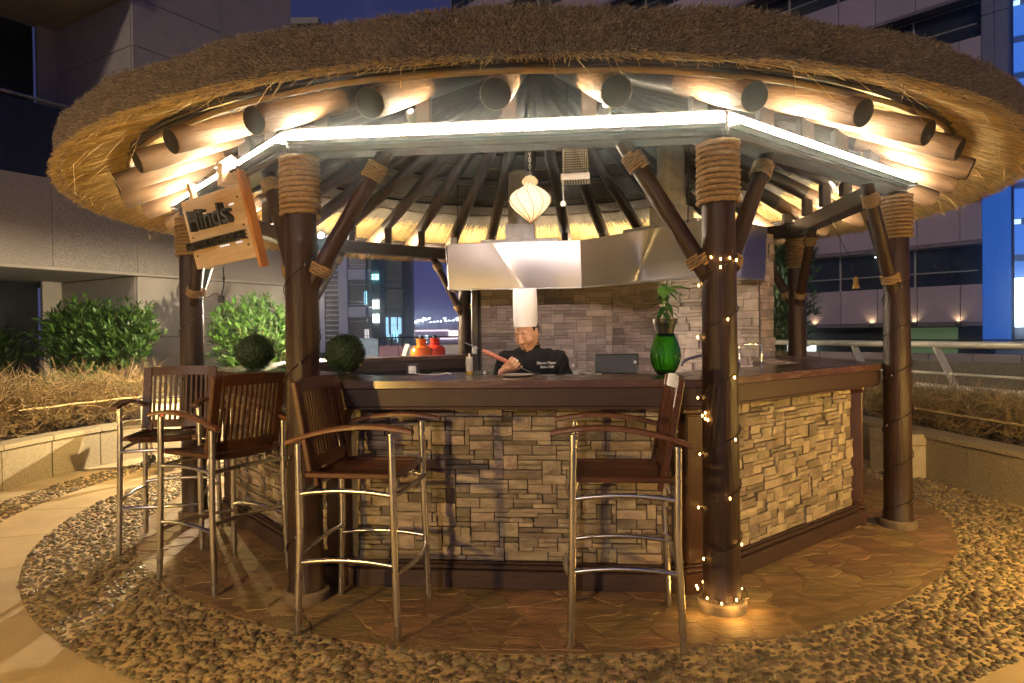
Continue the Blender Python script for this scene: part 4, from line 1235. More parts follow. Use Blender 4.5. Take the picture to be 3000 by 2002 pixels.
LM = lambda x, z: Matrix.Translation((x, -.0265, z)) @ Matrix.Rotation(PI / 2, 4, 'X')
text_obj('Hinds', .205, .026, M_LET, sg, LM(-.01, .315), 'lettering', space=1.02)
text_obj('GAZEBO TERRACE', .082, .024, M_LET, sg, LM(-.01, .155), 'lettering', space=.98)
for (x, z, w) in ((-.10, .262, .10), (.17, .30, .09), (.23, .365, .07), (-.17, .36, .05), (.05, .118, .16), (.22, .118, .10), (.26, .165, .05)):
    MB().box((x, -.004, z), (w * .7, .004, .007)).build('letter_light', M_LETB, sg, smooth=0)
for x in (-WS / 2 + .05, WS / 2 - .05):
    for z in (.09, .22, .40):
        MB().lathe([(.008, 0), (.007, .004), (.002, .006)], 10, M=Matrix.Translation((x, 0, z)) @ Matrix.Rotation(PI / 2, 4, 'X')).build('screw', M_LET, sg)
bh = thing('bird_box', 'small pale wooden box with a round hole hung above the sign', 'nest box', (-1.83, 4.42, 2.50), R(35))
MB().box((0, 0, .05), (.11, .14, .12), ch=.003).build('body', M_SIGN, bh, smooth=30)
MB().prism([(-.075, .0), (.075, .0), (.0, .06)], -.08, .08, M=Matrix.Translation((0, 0, .11)) @ Matrix.Rotation(PI / 2, 4, 'X')).build('roof', M_SIGN, bh, smooth=0)
MB().lathe([(.0, 0), (.014, 0)], 14, M=Matrix.Translation((0, -.0715, .07)) @ Matrix.Rotation(PI / 2, 4, 'X'), cap=False).build('hole', M_BLACK, bh, smooth=0)
ad = thing('cable_adaptor', 'black adaptor dangling on a cable under the wooden sign', 'adaptor', (-2.09, 4.88, 0))
MB().box((0, 0, 1.775), (.042, .03, .055), ch=.006).build('block', M_BLACK, ad, smooth=30)
MB().tube(catmull([(0, 0, 1.80), (.02, 0, 1.87), (.035, -.03, 1.93), (.045, -.06, 2.0)], 6), .004, 6).build('cable', M_CABLE, ad)
MB().lathe([(.003, 0), (.010, .012), (.010, .03), (.003, .045)], 10, c=(.033, -.025, 1.90)).build('inline_switch', M_BLACK, ad, smooth=60)
MB().tube(catmull([(0, 0, 1.80), (-.06, .03, 1.82), (-.16, .15, 1.80), (-.42, .58, 1.84)], 6), .003, 6).build('cable', M_CABLE, ad)
be = thing('hanging_bell', 'small brass bell hanging on a slanted cord before the right building', 'bell', (3.05, 6.0, 0))
MB().lathe([(.030, 0), (.028, .012), (.022, .04), (.020, .085), (.012, .10), (.004, .105)], 16, c=(0, 0, 1.86)).build('bell', mat('old_brass', (.35, .24, .10), .45, metal=.7, var=.2), be, smooth=50)
MB().tube([(0, 0, 1.965), (-.06, 0, 2.15), (-.16, 0, 2.35), (-.24, 0, 2.56)], .003, 5).build('cord', M_CABLE, be)

# fairy lights wound round the posts
M_FAIRY = emit('fairy_bulb_lit', (1.0, .50, .12), 22)
M_FAIRYO = mat('fairy_bulb_off', (.35, .33, .30), .2, var=.1)
def post_r(z): 
    for (r0, z0), (r1, z1) in zip(post_prof, post_prof[1:]):
        if z0 <= z <= z1: return r0 + (r1 - r0) * (z - z0) / max(1e-6, z1 - z0)
    return .09
def fairy(i, label, lit, z0, z1, turns, ph, nb, bunch=True):
    c = corner(i, RP) + CEN
    t = thing('fairy_lights', label, 'fairy lights', c, 0, 'strings of fairy lights wound on the posts')
    pts = []
    N = int(turns * 20)
    for k in range(N + 1):
        u = k / N; z = z0 + (z1 - z0) * u + .02 * math.sin(9 * u + i); a = ph + 2 * PI * turns * u
        r = post_r(z) + .005 + .004 * abs(math.sin(5 * a))
        pts.append(Vector((r * math.cos(a), r * math.sin(a), z)))
    MB().tube(pts, .0032, 5).build('wire', M_CABLE, t, smooth=60)
    if lit: bulb = MB().lathe([(.0, 0), (.0034, .003), (.0040, .008), (.0028, .014)], 8).mesh('bulb', M_FAIRY, 60)
    else: bulb = MB().lathe([(.0, 0), (.0035, .003), (.0040, .009), (.003, .016)], 8).mesh('bulb', M_FAIRYO, 60)
    for q in range(nb):
        k = int((q + .35 + .3 * random.random()) / nb * N); p = pts[min(k, N)]
        o = Vector((p.x, p.y, 0)).normalized()
        place('bulb', bulb, t, Matrix.Translation(p + o * .013 - Vector((0, 0, .012))))
    if bunch and lit:
        for q in range(9):      # spare length looped round the foot
            a = ph + 2 * PI * q / 11; z = .06 + .05 * random.random()
            place('bulb', bulb, t, Matrix.Translation((.136 * math.cos(a), .136 * math.sin(a), z)))
        for q in range(4):
            a = R(-150) + random.uniform(-.5, .5); z = 1.02 + .12 * random.random()
            place('bulb', bulb, t, Matrix.Translation(((post_r(z) + .012) * math.cos(a), (post_r(z) + .012) * math.sin(a), z)))
        for q in range(4):
            a = R(-130 + 28 * q); z = 1.86 + .03 * random.random()
            place('bulb', bulb, t, Matrix.Translation(((post_r(z) + .012) * math.cos(a), (post_r(z) + .012) * math.sin(a), z)))
        loop = [(.134 * math.cos(a), .134 * math.sin(a), .085 + .012 * math.sin(5 * a)) for a in [2 * PI * k / 30 for k in range(30)]]
        MB().tube(loop, .003, 5, closed=True).build('wire', M_CABLE, t, smooth=60)
        point('fairy_glow', (.02, -.17, .07), .55, (1.0, .52, .12), .03, t)
        point('fairy_glow', (-.16, -.10, .08), .35, (1.0, .52, .12), .03, t)
        point('fairy_glow', (.16, -.06, .08), .35, (1.0, .52, .12), .03, t)
fairy(1, 'string of lit amber fairy lights wound down the front right post', True, .12, 2.0, 6.2, .4, 19)
fairy(0, 'unlit fairy light wire spiralling down the front left post', False, .10, 2.15, 4.2, 1.1, 12)
fairy(2, 'unlit fairy light wire spiralling down the right post', False, .05, 1.9, 5.6, 2.0, 16)
fairy(7, 'unlit fairy light wire spiralling down the far left post', False, .10, 1.95, 4.6, .2, 12)
# ------------------------------------------------------------------ planters, hedges, shrubs
M_GRAN = mat('planter_granite', (.30, .25, .16), .8, scale=60, var=.35, bump=.25, bscale=160, detail=8)
M_GCAP = mat('planter_cap', (.36, .30, .19), .8, scale=60, var=.3, bump=.25, bscale=160, detail=8)
M_SOIL = mat('dark_soil', (.025, .018, .012), .95, scale=20, var=.4, bump=.6)
M_TWIG = mat('dry_twig', (.26, .175, .075), .8, scale=10, var=.2, island=True, rnd=.4)
M_HLEAF = mat('hedge_leaf', (.14, .17, .035), .6, scale=10, var=.2, island=True, rnd=.5)
M_DRIP = mat('irrigation_pipe', (.45, .36, .16), .5, var=.1)

def curved_wall(t, cx, cy, r, a0, a1, n, h, th, cap):
    for i in range(n):
        b0 = a0 + (a1 - a0) * i / n + .0012; b1 = a0 + (a1 - a0) * (i + 1) / n - .0012
        ring_piece(r, r + th, b0, b1, -.01, h - .062).build('wall_panel', M_GRAN, t, smooth=0)
        ring_piece(r - .025, r + th + .02, b0, b1, h - .050, h).build('cap_stone', M_GCAP, t, smooth=0)
    ring_piece(r + .012, r + th, a0, a1, h - .064, h - .048, 40).build('shadow_joint', M_JOINT, t, smooth=0)

def twig_mesh(samples, n, Lr, rad, up=.35):
    """branching dry twigs inside a region; samples() gives a base point"""
    m = MB()
    for _ in range(n):
        p = Vector(samples()); d = Vector((random.gauss(0, 1), random.gauss(0, 1), random.gauss(up, .7))).normalized()
        L = random.uniform(*Lr); q = [p]; dd = d.copy()
        for k in range(3):
            dd = (dd + Vector((random.gauss(0, .38), random.gauss(0, .38), random.gauss(0, .3)))).normalized()
            q.append(q[-1] + dd * L / 3)
        r = random.uniform(*rad)
        m.tube(q, [r, r * .85, r * .65, r * .35], 3, cap=False)
        if random.random() < .5:
            d2 = (dd + Vector((random.gauss(0, .9), random.gauss(0, .9), random.gauss(0, .6)))).normalized()
            m.tube([q[1], q[1] + d2 * L * .3, q[1] + d2 * L * .45 + Vector((0, 0, L * .08))], [r * .6, r * .45, r * .2], 3, cap=False)
    return m
def leaf_mass(P, s, m, name, parent, up=.3, aspect=.28):
    P = np.asarray(P); N = len(P)
    d = rng.normal(size=(N, 3)); d[:, 2] += up; d /= np.linalg.norm(d, axis=1)[:, None]
    w = np.cross(d, rng.normal(size=(N, 3))); w /= np.linalg.norm(w, axis=1)[:, None]
    nrm_ = np.cross(d, w)
    L = rng.uniform(s * .6, s * 1.3, N)[:, None]
    V = np.stack([P, P + d * L * .45 + w * L * aspect * .5 + nrm_ * L * .05, P + d * L, P + d * L * .45 - w * L * aspect * .5 + nrm_ * L * .05], 1).reshape(-1, 3)
    F = np.arange(N * 4).reshape(N, 4)
    F = np.concatenate([F[:, [0, 1, 2]], F[:, [0, 2, 3]]])
    o = place(name, fast_mesh(name, V, F, m), parent); o['kind'] = 'stuff'
    return o

# left planter: follows the terrace curve
RPL = 5.33
plL = thing('planter_wall', 'low curved granite planter wall on the left', 'planter', CEN)
curved_wall(plL, CX, CY, RPL, R(136), R(192), 8, .455, .22, True)
ring_piece(RPL + .20, RPL + 2.2, R(136), R(192), -.01, .40, 30).build('soil', M_SOIL, plL, smooth=0)
hL = thing('hedge', 'dry brown twiggy hedge in the left planter', 'hedge', CEN)
def sL():
    a = R(random.uniform(150, 192)); r = RPL + .30 + random.random() ** 1.3 * 1.5
    return (r * math.cos(a), r * math.sin(a), .42 + random.random() ** .8 * .55)
twig_mesh(sL, 5600, (.16, .42), (.0024, .0068)).build('twigs', M_TWIG, hL, smooth=0, kind='stuff')
LP = []
for _ in range(4200):
    a = R(random.uniform(150, 192)); r = RPL + .28 + random.random() * 1.6
    top = 1.03 + .06 * math.sin(9 * a) + .05 * math.sin(23 * a + r * 3)
    LP.append((r * math.cos(a), r * math.sin(a), top - abs(random.gauss(0, .10))))
leaf_mass(LP, .032, M_HLEAF, 'leaves', hL, .6)
dp = MB().tube([((RPL + .30) * math.cos(R(a)), (RPL + .30) * math.sin(R(a)), .735 + .004 * math.sin(a)) for a in [153 + k * 1.2 for k in range(17)]], .011, 8).build('irrigation_pipe', M_DRIP, loc=CEN, smooth=60)
tag(dp, 'straight tan irrigation pipe running through the left hedge', 'pipe')

# right planter: a gently curved wall nearer the posts
plR = thing('planter_wall', 'low granite planter wall on the right behind the right post', 'planter', (0, 0, 0))
wr = [Vector((4.42, 4.0, 0)), Vector((4.33, 4.9, 0)), Vector((4.25, 5.62, 0)), Vector((4.18, 6.2, 0)), Vector((4.13, 6.78, 0)), Vector((4.05, 7.9, 0)), Vector((3.9, 9.4, 0))]
for p, q in zip(wr, wr[1:]):
    d = (q - p); L = d.length; d.normalize()
    Mx = Matrix.Translation((p + q) / 2) @ Matrix((d, Vector((-d.y, d.x, 0)), Vector((0, 0, 1)))).transposed().to_4x4()
    MB().box((0, -.11, .20), (L - .005, .22, .40), M=Mx).build('wall_panel', M_GRAN, plR, smooth=0)
    MB().box((0, -.11, .43), (L - .004, .265, .05), M=Mx, ch=.004).build('cap_stone', M_GCAP, plR, smooth=0)
    MB().box((0, -.11, .402), (L, .195, .01), M=Mx).build('shadow_joint', M_JOINT, plR, smooth=0)
MB().prism([(p.x + .2, p.y) for p in wr] + [(6.0, 9.6), (6.2, 4.0)], -.01, .40).build('soil', M_SOIL, plR, smooth=0)
blk = thing('limestone_block', 'pale limestone block standing between the right post and the planter', 'stone block', (4.0, 7.02, 0), R(5))
M_LIME = mat('limestone', (.46, .38, .24), .75, scale=12, var=.14, bump=.12, bscale=80)
MB().box((0, 0, .16), (.30, .52, .33), ch=.006).build('base', M_LIME, blk, smooth=30)
MB().box((0, 0, .385), (.31, .53, .11), ch=.006).build('cap', M_LIME, blk, smooth=30)
hR = thing('hedge', 'dry twiggy hedge with some green tips in the right planter', 'hedge', (0, 0, 0))
def wallx(y):
    for p, q in zip(wr, wr[1:]):
        if p.y <= y <= q.y: return p.x + (q.x - p.x) * (y - p.y) / (q.y - p.y)
    return 4.1
def sR():
    y = random.uniform(4.6, 9.2); return (wallx(y) + .30 + random.random() * .85, y, .42 + random.random() ** .9 * .34)
twig_mesh(sR, 4400, (.15, .36), (.0022, .0058)).build('twigs', M_TWIG, hR, smooth=0, kind='stuff')
LP = []
for _ in range(3600):
    y = random.uniform(4.6, 9.2); x = wallx(y) + .26 + random.random() * .95
    LP.append((x, y, .80 + .05 * math.sin(3 * y) + .03 * math.sin(11 * y) - abs(random.gauss(0, .09))))
leaf_mass(LP, .028, M_HLEAF, 'leaves', hR, .6)
dp = MB().tube([(wallx(5.3 + k * .2) + .27, 5.3 + k * .2, .635) for k in range(14)], .010, 8).build('irrigation_pipe', M_DRIP, smooth=60)
tag(dp, 'tan irrigation pipe running through the right hedge', 'pipe')
tf = MB()
for k in range(12): pass

# green oleander-like shrubs against the left building
M_OLE = mat('oleander_leaf', (.048, .115, .018), .45, scale=8, var=.25, island=True, rnd=.45, spec=.35)
def shrub(loc, rx, ry, z0, z1, label, n=900, lean=0.0, yellow=False, m=None, size=.14, cat='shrub'):
    t = thing('leafy_shrub', label, cat, loc, 0, 'leafy shrubs round the terrace')
    tips = []; st = MB()
    h = z1 - z0
    lumps = []
    while len(lumps) < 26:
        q = Vector((random.uniform(-1, 1), random.uniform(-1, 1), random.uniform(-.8, 1)))
        if .35 < q.length < .92: lumps.append(q * .72)
    for _ in range(n):
        while True:
            u = Vector((random.uniform(-1, 1), random.uniform(-1, 1), random.uniform(-1, 1)))
            if .25 < u.length < 1: break
        u = u * (u.length ** -.45)
        k = .55 + .45 * ((u.z + 1) / 2) ** .6
        lc = lumps[random.randrange(len(lumps))]; u = u * .55 + lc
        p = Vector((u.x * rx * k + lean * u.z, u.y * ry * k, (z0 + z1) / 2 + u.z * h / 2))
        p += Vector((random.gauss(0, .03), random.gauss(0, .03), random.gauss(0, .03)))
        d = Vector((u.x * .5, u.y * .5, .75 + .4 * u.z)).normalized()
        tips.append((p, d))
    for p, d in tips[:70]:
        b = Vector((p.x * .25, p.y * .25, z0 * .5)); st.tube([b, (b + p) / 2 + Vector((0, 0, -.08 * h)), p], [.007, .004, .002], 4, cap=False)
    st.build('branches', M_TWIG, t, smooth=0, kind='stuff')
    V = []; F = []
    for p, d in tips:
        x, y, dd = frame_from(d)
        for q in range(8):
            a = q * 2.4 + random.random(); op = random.uniform(.35, 1.0)
            ld = (dd * math.cos(op) + (x * math.cos(a) + y * math.sin(a)) * math.sin(op)).normalized()
            L = random.uniform(.45, 1.3) * size; w = ld.cross(dd)
            if w.length < 1e-3: continue
            w.normalize(); w *= L * .10
            b = p - dd * .035 * (q / 8)
            mid = b + ld * L * .45; tip = b + ld * L + Vector((0, 0, -L * .15)); up_ = ld.cross(w).normalized() * L * .03
            o = len(V); V += [tuple(b), tuple(mid + w + up_), tuple(tip), tuple(mid - w + up_)]; F += [(o, o + 1, o + 2), (o, o + 2, o + 3)]
    ob = place('leaves', fast_mesh('leaves', V, F, m or M_OLE), t); ob['kind'] = 'stuff'
    return t
shrub((-6.55, 10.9, 0), 1.12, .60, .80, 2.12, 'wide green shrub in front of the left building beside the far left post', 1900, size=.15)
shrub((-4.15, 11.0, 0), .80, .58, .75, 2.12, 'green shrub between the far left post and the front left post', 1400, size=.15)
shrub((-8.6, 11.2, 0), .55, .5, .9, 1.72, 'green shrub tips at the far left edge of the terrace', 260, size=.18)
M_BAM = mat('dark_bamboo_leaf', (.030, .072, .030), .5, scale=8, var=.25, island=True, rnd=.55)
bm = shrub((4.62, 11.4, 0), .62, .5, .7, 3.9, 'tall dark bushy bamboo behind the back right post', 900, m=M_BAM, size=.17, cat='bamboo')

# grey service cart half hidden behind the far stool
cart = thing('service_cart', 'white and steel service cart behind the farthest stool', 'cart', (-4.02, 8.05, 0), R(20))
MB().box((0, 0, .58), (.66, .46, .36), ch=.01).build('cabinet', M_WHITEP, cart, smooth=30)
MB().box((0, 0, .79), (.72, .52, .05), ch=.006).build('top', M_STEEL, cart, smooth=30)
MB().box((-.34, 0, .50), (.42, .50, .04), ch=.006).build('side_shelf', M_STEEL, cart, smooth=30)
MB().lathe([(.035, 0), (.035, .03), (.02, .035)], 16, M=Matrix.Translation((-.1, -.232, .60)) @ Matrix.Rotation(PI / 2, 4, 'X')).build('knob', mat('red_knob', (.35, .05, .02), .4), cart)
for sx in (-1, 1):
    for sy in (-1, 1):
        MB().tube([(sx * .29, sy * .19, .06), (sx * .29, sy * .19, .41)], .018, 8).build('leg', M_STEEL, cart, smooth=60)
        MB().lathe([(.04, -.015), (.055, -.008), (.055, .008), (.04, .015)], 16, M=Matrix.Translation((sx * .29, sy * .19, .055)) @ Matrix.Rotation(PI / 2, 4, 'X')).build('castor', M_BLACK, cart, smooth=50)

# ------------------------------------------------------------------ tube railing on the right edge of the terrace
M_RAIL = mat('rail_tube', (.55, .53, .46), .4, metal=.5, scale=10, var=.08)
rl = thing('tube_railing', 'steel tube railing with slanting struts along the right terrace edge', 'railing')
def railp(u, z): return (5.62 - 1.35 * u, 5.6 + 5.7 * u, z)
MB().tube([railp(0, 1.305), railp(1, 1.305)], .042, 14).build('top_rail', M_RAIL, rl, smooth=60)
MB().tube([railp(0, .965), railp(1, .965)], .018, 10).build('mid_rail', M_RAIL, rl, smooth=60)
MB().tube([railp(0, .80), railp(.48, .80)], .040, 14).build('low_rail', M_RAIL, rl, smooth=60)
for u in (.10, .22, .43, .66, .88):
    b = Vector(railp(u - .05, .78)); t_ = Vector(railp(u, 1.28))
    d = (t_ - b); side = Vector((.97, .23, 0)) * .0
    m = MB(); x, y, z = frame_from(d)
    m.box((0, 0, d.length / 2), (.10, .016, d.length), M=seg_M(b, t_)); m.build('strut', M_RAIL, rl, smooth=0)
    MB().tube([(b.x, b.y, .3), tuple(b)], .012, 6).build('post', M_RAIL, rl)

# dark panelled parapet beyond the railing
M_PAR = mat('parapet_panel', (.16, .13, .15), .5, scale=4, var=.15, rnd=.12)
par = thing('parapet_wall', 'dark purple panelled parapet beyond the right railing', 'parapet')
pa, pb = Vector((9.6, 7.5, 0)), Vector((4.6, 15.5, 0))
d = (pb - pa); n_ = 14; L = d.length / n_; d.normalize()
for i in range(n_):
    c = pa + d * L * (i + .5)
    Mx = Matrix.Translation(c) @ Matrix((d, Vector((-d.y, d.x, 0)), Vector((0, 0, 1)))).transposed().to_4x4()
    MB().box((0, 0, .45), (L - .012, .10, 1.25), M=Mx, ch=.003).build('panel', M_PAR, par, smooth=0)
MB().box((0, .06, .40), (L * n_, .04, 1.1), M=Matrix.Translation((pa + pb) / 2) @ Matrix((d, Vector((-d.y, d.x, 0)), Vector((0, 0, 1)))).transposed().to_4x4()).build('backing', M_JOINT, par, smooth=0)
MB().tube([tuple(pa + Vector((0, 0, 1.30))), tuple(pb + Vector((0, 0, 1.30)))], .014, 6).build('handrail', M_CABLE, par)

# ------------------------------------------------------------------ left building
dL = Vector((.515, .857, 0)); nL = Vector((.857, -.515, 0))
L0 = Vector((-8.2, 10.85, 0))
def LB(z=0): return Matrix.Translation(L0 + Vector((0, 0, z))) @ Matrix((dL, -nL, Vector((0, 0, 1)))).transposed().to_4x4()   # x along the facade, y into the building
M_CONC = mat('pale_facade_stone', (.40, .37, .33), .8, scale=3, var=.10, bump=.15, bscale=120, rnd=.05, detail=10)
M_SPECK = mat('speckled_granite_band', (.12, .11, .10), .75, scale=85, var=0.0, col2=(.54, .50, .44), bump=.1, bscale=120, rnd=.04, detail=3)
M_DGLASS = mat('dark_facade_glass', (.010, .012, .016), .12, scale=3, var=.3, spec=.6)
M_SOFF = mat('soffit_plaster', (.33, .31, .27), .85, scale=3, var=.1)
lb = thing('office_building', 'pale stone building with speckled granite balcony band on the left', 'building', (0, 0, 0))
lb.matrix_world = LB()
# balcony band in panels
xs = [-9, -6.2, -3.4, -1.3, .8, 2.26, 4.1, 6.05]
for a0, a1 in zip(xs, xs[1:]):
    MB().box(((a0 + a1) / 2, .12, 3.49), (a1 - a0 - .008, .24, 1.50), ch=.004).build('band_panel', M_SPECK, lb, smooth=0)
MB().box((-1.475, .14, 2.715), (15.05, .26, .05), ch=.004).build('drip_edge', M_CONC, lb, smooth=0)
MB().box((-1.5, 2.5, 2.80), (15.0, 4.6, .20)).build('balcony_floor', M_SOFF, lb, smooth=0)
# corner block: panels of stone with open joints
def wall_panels(x0, x1, zs, y, nx, along='x', m=None):
    for z0, z1 in zip(zs, zs[1:]):
        for i in range(nx):
            a, b = x0 + (x1 - x0) * i / nx, x0 + (x1 - x0) * (i + 1) / nx
            if along == 'x': MB().box(((a + b) / 2, y + .03, (z0 + z1) / 2), (b - a - .014, .06, z1 - z0 - .014), ch=.003).build('stone_panel', m or M_CONC, lb, smooth=0)
            else: MB().box((y + .03, (a + b) / 2, (z0 + z1) / 2), (.06, b - a - .014, z1 - z0 - .014), ch=.003).build('stone_panel', m or M_CONC, lb, smooth=0)
MB().box((4.15, 1.50, 6.5), (3.66, 2.86, 13.0)).build('core', M_JOINT, lb, smooth=0)
wall_panels(2.26, 6.05, [0, 1.53, 2.68], .03, 2)
wall_panels(2.26, 6.05, [4.25, 7.03, 7.95, 10.5, 13.0], .03, 2)
wall_panels(.10, 2.80, [0, 1.53, 2.68], 2.26, 1, 'y')
wall_panels(.10, 2.80, [2.9, 4.25, 7.03, 7.95, 10.5, 13.0], 2.26, 1, 'y')
MB().box((2.10, 2.86, 6.5), (.40, .10, 13.0), ch=.003).build('pier', M_CONC, lb, smooth=0)
# glazing behind the balconies, slab above
for (z0, z1) in ((0.0, 2.7), (2.9, 7.95)):
    for i in range(5):
        x = 1.9 - (i + .5) * 1.9
        MB().box((x, 2.98, (z0 + z1) / 2), (1.86, .05, z1 - z0 - .04), ch=.003).build('window_pane', M_DGLASS, lb, smooth=0)
        MB().box((x - .95, 2.955, (z0 + z1) / 2), (.05, .05, z1 - z0 - .04)).build('mullion', M_CABLE, lb, smooth=0)
MB().box((-3.4, 1.45, 8.20), (11.26, 3.1, .5)).build('upper_slab', M_SOFF, lb, smooth=0)
MB().tube([(-9, .30, 5.62), (2.2, .30, 5.62)], .03, 8).build('handrail', M_STEEL, lb)
MB().box((-3.4, .30, 4.90), (11.0, .02, 1.3)).build('glass_balustrade', M_DGLASS, lb, smooth=0)
MB().box((-.55, 2.90, 2.12), (1.1, .03, .05)).build('strip_light', emit('recess_strip', (.75, .9, 1), 4), lb, smooth=0)
cc = thing('security_camera', 'small security camera bracketed on the speckled granite band', 'camera')
cc.matrix_world = LB() @ Matrix.Translation((2.55, -.05, 3.48))
MB().box((0, 0, 0), (.16, .08, .20), ch=.01).build('housing', mat('beige_housing', (.42, .34, .22), .5), cc, smooth=30)
MB().tube([(0, .05, .0), (-.10, -.05, .02)], .02, 8).build('bracket', M_CABLE, cc)
rt = thing('roof_plant', 'pale rooftop railing and plant housing just above the thatch on the left', 'roof plant', (-7.35, 24, 0))
MB().box((0, 0, 12.5), (1.5, .6, .22), ch=.01).build('housing', M_SOFF, rt, smooth=0)
MB().box((-.1, .1, 6.1), (1.1, .5, 12.3)).build('shaft', M_SOFF, rt, smooth=0)

# ------------------------------------------------------------------ right building with panelled floor bands
eR = Vector((-.67, .742, 0)); nR = Vector((-.742, -.67, 0))
R0 = Vector((20.85, 30, 0))
def RB(): return Matrix.Translation(R0) @ Matrix((-eR, -nR, Vector((0, 0, 1)))).transposed().to_4x4()   # x towards the viewer's right, y into the building
M_PANEL = mat('rose_metal_panel', (.40, .33, .38), .45, scale=1.2, var=.08, rnd=.06)
M_WGLASS = mat('tinted_window', (.016, .022, .024), .10, scale=1, var=.4, spec=.6)
rb = thing('office_building', 'office building with rose metal floor bands and dark windows on the right', 'building')
rb.matrix_world = RB()
LEN = 38.0
MB().box((-LEN / 2, 1.6, 15.5), (LEN, 1.2, 33)).build('core', mat('dark_core', (.02, .02, .025), .8), rb, smooth=0)
z = 1.76; fl_ = 0
while z < 31:
    bl = 8.2 if z < 9 else LEN
    xs = [0]; 
    while xs[-1] < bl - .1:
        xs.append(min(bl, xs[-1] + (1.75 if len(xs) > 1 else .85) * (1 if len(xs) < 6 else 1.6)))
    for a0, a1 in zip(xs, xs[1:]):
        MB().box((-(a0 + a1) / 2, .35, z + .84), (a1 - a0 - .03, .7, 1.67), ch=.01).build('band_panel', M_PANEL, rb, smooth=0)
    MB().box((-bl / 2, .30, z - .10), (bl, .75, .16)).build('band_soffit', M_PAR, rb, smooth=0)
    # windows between the bands
    k = 0; x = .35
    while x < bl - .5:
        w = (2.6, 1.3, 2.2)[k % 3]
        MB().box((-x - w / 2, .95, z + 2.66), (w - .08, .06, 1.9)).build('window_pane', M_WGLASS, rb, smooth=0)
        MB().box((-x - w + .0, .90, z + 2.66), (.07, .10, 1.95)).build('mullion', M_RAIL, rb, smooth=0)
        x += w; k += 1
    MB().tube([(-.2, .15, z + 2.30), (-bl, .15, z + 2.30)], .035, 6).build('handrail', M_RAIL, rb)
    MB().tube([(-.2, .9, z + 3.50), (-bl, .9, z + 3.50)], .03, 6).build('handrail', M_RAIL, rb)
    z += 3.65; fl_ += 1
M_LITW = emit('lit_ceiling_strip', (.85, 1.0, .95), 5)
for (x, zz) in ((-7.4, 7.9), (-9.6, 7.0), (-9.9, 6.5), (-9.3, 3.6), (-10.2, 3.4), (-8.9, 3.0), (-3.6, 5.2), (-4.6, 5.2)):
    MB().box((x, .86, zz - .1), (.30, .04, .05)).build('ceiling_light', M_LITW, rb, smooth=0)
MB().box((-2.5, .96, .78), (2.6, .08, 1.5)).build('lit_window', emit('green_lit_window', (.10, .16, .07), .2), rb, smooth=0)
MB().box((-8.6, .96, .6), (1.6, .08, .7)).build('lit_window', emit('white_lit_window', (.75, .85, .8), 1.2), rb, smooth=0)
for (x, s) in ((-.9, 4), (-2.7, 5), (-4.6, 5), (-7.4, 4)):       # small uplights grazing the lower band
    t = MB().box((x, -.10, 1.66), (.25, .10, .08)).build('uplight', M_CABLE, rb, smooth=0)
    sp_ = spot('uplight_beam', (x, -.12, 1.72), (x, .0, 2.6), 9.0, (1, .72, .34), 120, 1.0, .02, rb)

# end strip, its blue light put in as panel emission, and the screen tower beyond
M_BLUE = mat('blue_glow_panel', (.01, .03, .10), .4, scale=2, var=.1)
b_ = M_BLUE.node_tree.nodes['Principled BSDF']; b_.inputs['Emission Color'].default_value = (.03, .20, .90, 1); b_.inputs['Emission Strength'].default_value = .17
M_BLUED = mat('upper_strip_panel', (.17, .18, .24), .4, scale=2, var=.1)
md = thing('facade_strip', 'tall blue-glowing panelled strip at the end of the right building', 'facade')
md.matrix_world = RB()
z = .6
while z < 30:
    zt2 = z + 3.65
    for i in range(2): MB().box((.25 + i * .48, .2, (z + zt2) / 2), (.465, .5, zt2 - z - .03), ch=.01).build('panel', M_BLUE if z < 11 else M_BLUED, md, smooth=0)
    z = zt2
MB().box((.49, .75, 15), (.94, .55, 29)).build('core', M_CABLE, md, smooth=0)
tw = thing('screen_tower', 'tall blue tower with a bright advertising screen at the right edge', 'tower', (56.5, 72, 0), R(-36))
MB().box((0, 0, 30), (12, 10, 62)).build('core', mat('blue_tower', (.03, .05, .10), .5), tw, smooth=0)
M_BT = mat('blue_tower_panel', (.03, .06, .15), .4); b_ = M_BT.node_tree.nodes['Principled BSDF']; b_.inputs['Emission Color'].default_value = (.04, .22, .95, 1); b_.inputs['Emission Strength'].default_value = .34
for k in range(16):
    MB().box((0, -5.06, 3 + k * 3.7), (11.9, .12, 3.0)).build('spandrel', M_BT, tw, smooth=0)
    for i in range(8):
        if random.random() < .4: MB().box((-5.2 + i * 1.4, -5.05, 4.85 + k * 3.7), (.9, .1, .5)).build('lit_window', emit('pale_window', (.45, .70, 1.0), .9), tw, smooth=0)
scr = thing('advertising_screen', 'bright white-blue screen cut by the right edge of the view', 'screen', (56.5, 72, 0), R(-36))
MB().box((-1.6, -5.3, 4.0), (5.6, .2, 5.0)).build('display', emit('screen_glow', (.62, .82, 1.0), 2.2), scr, smooth=0)
MB().box((-1.6, -5.18, 4.0), (5.8, .1, 5.2)).build('frame', M_CABLE, scr, smooth=0)
cr_ = thing('tower_crane', 'lattice crane jib with a brilliant floodlight at the upper right', 'crane', (67.5, 90, 0))
jb = MB()
P = [Vector((2.2 + i * 1.0, 0, 35.2 + i * 1.15)) for i in range(9)]
for off in (Vector((0, 0, 0)), Vector((-.55, 0, .55)), Vector((-.3, .7, .3))):
    jb.tube([tuple(p + off) for p in (P[0], P[-1])], .08, 5)
for i in range(8):
    jb.tube([tuple(P[i]), tuple(P[i + 1] + Vector((-.55, 0, .55)))], .05, 4); jb.tube([tuple(P[i] + Vector((-.55, 0, .55))), tuple(P[i])], .05, 4); jb.tube([tuple(P[i] + Vector((-.3, .7, .3))), tuple(P[i + 1])], .05, 4)
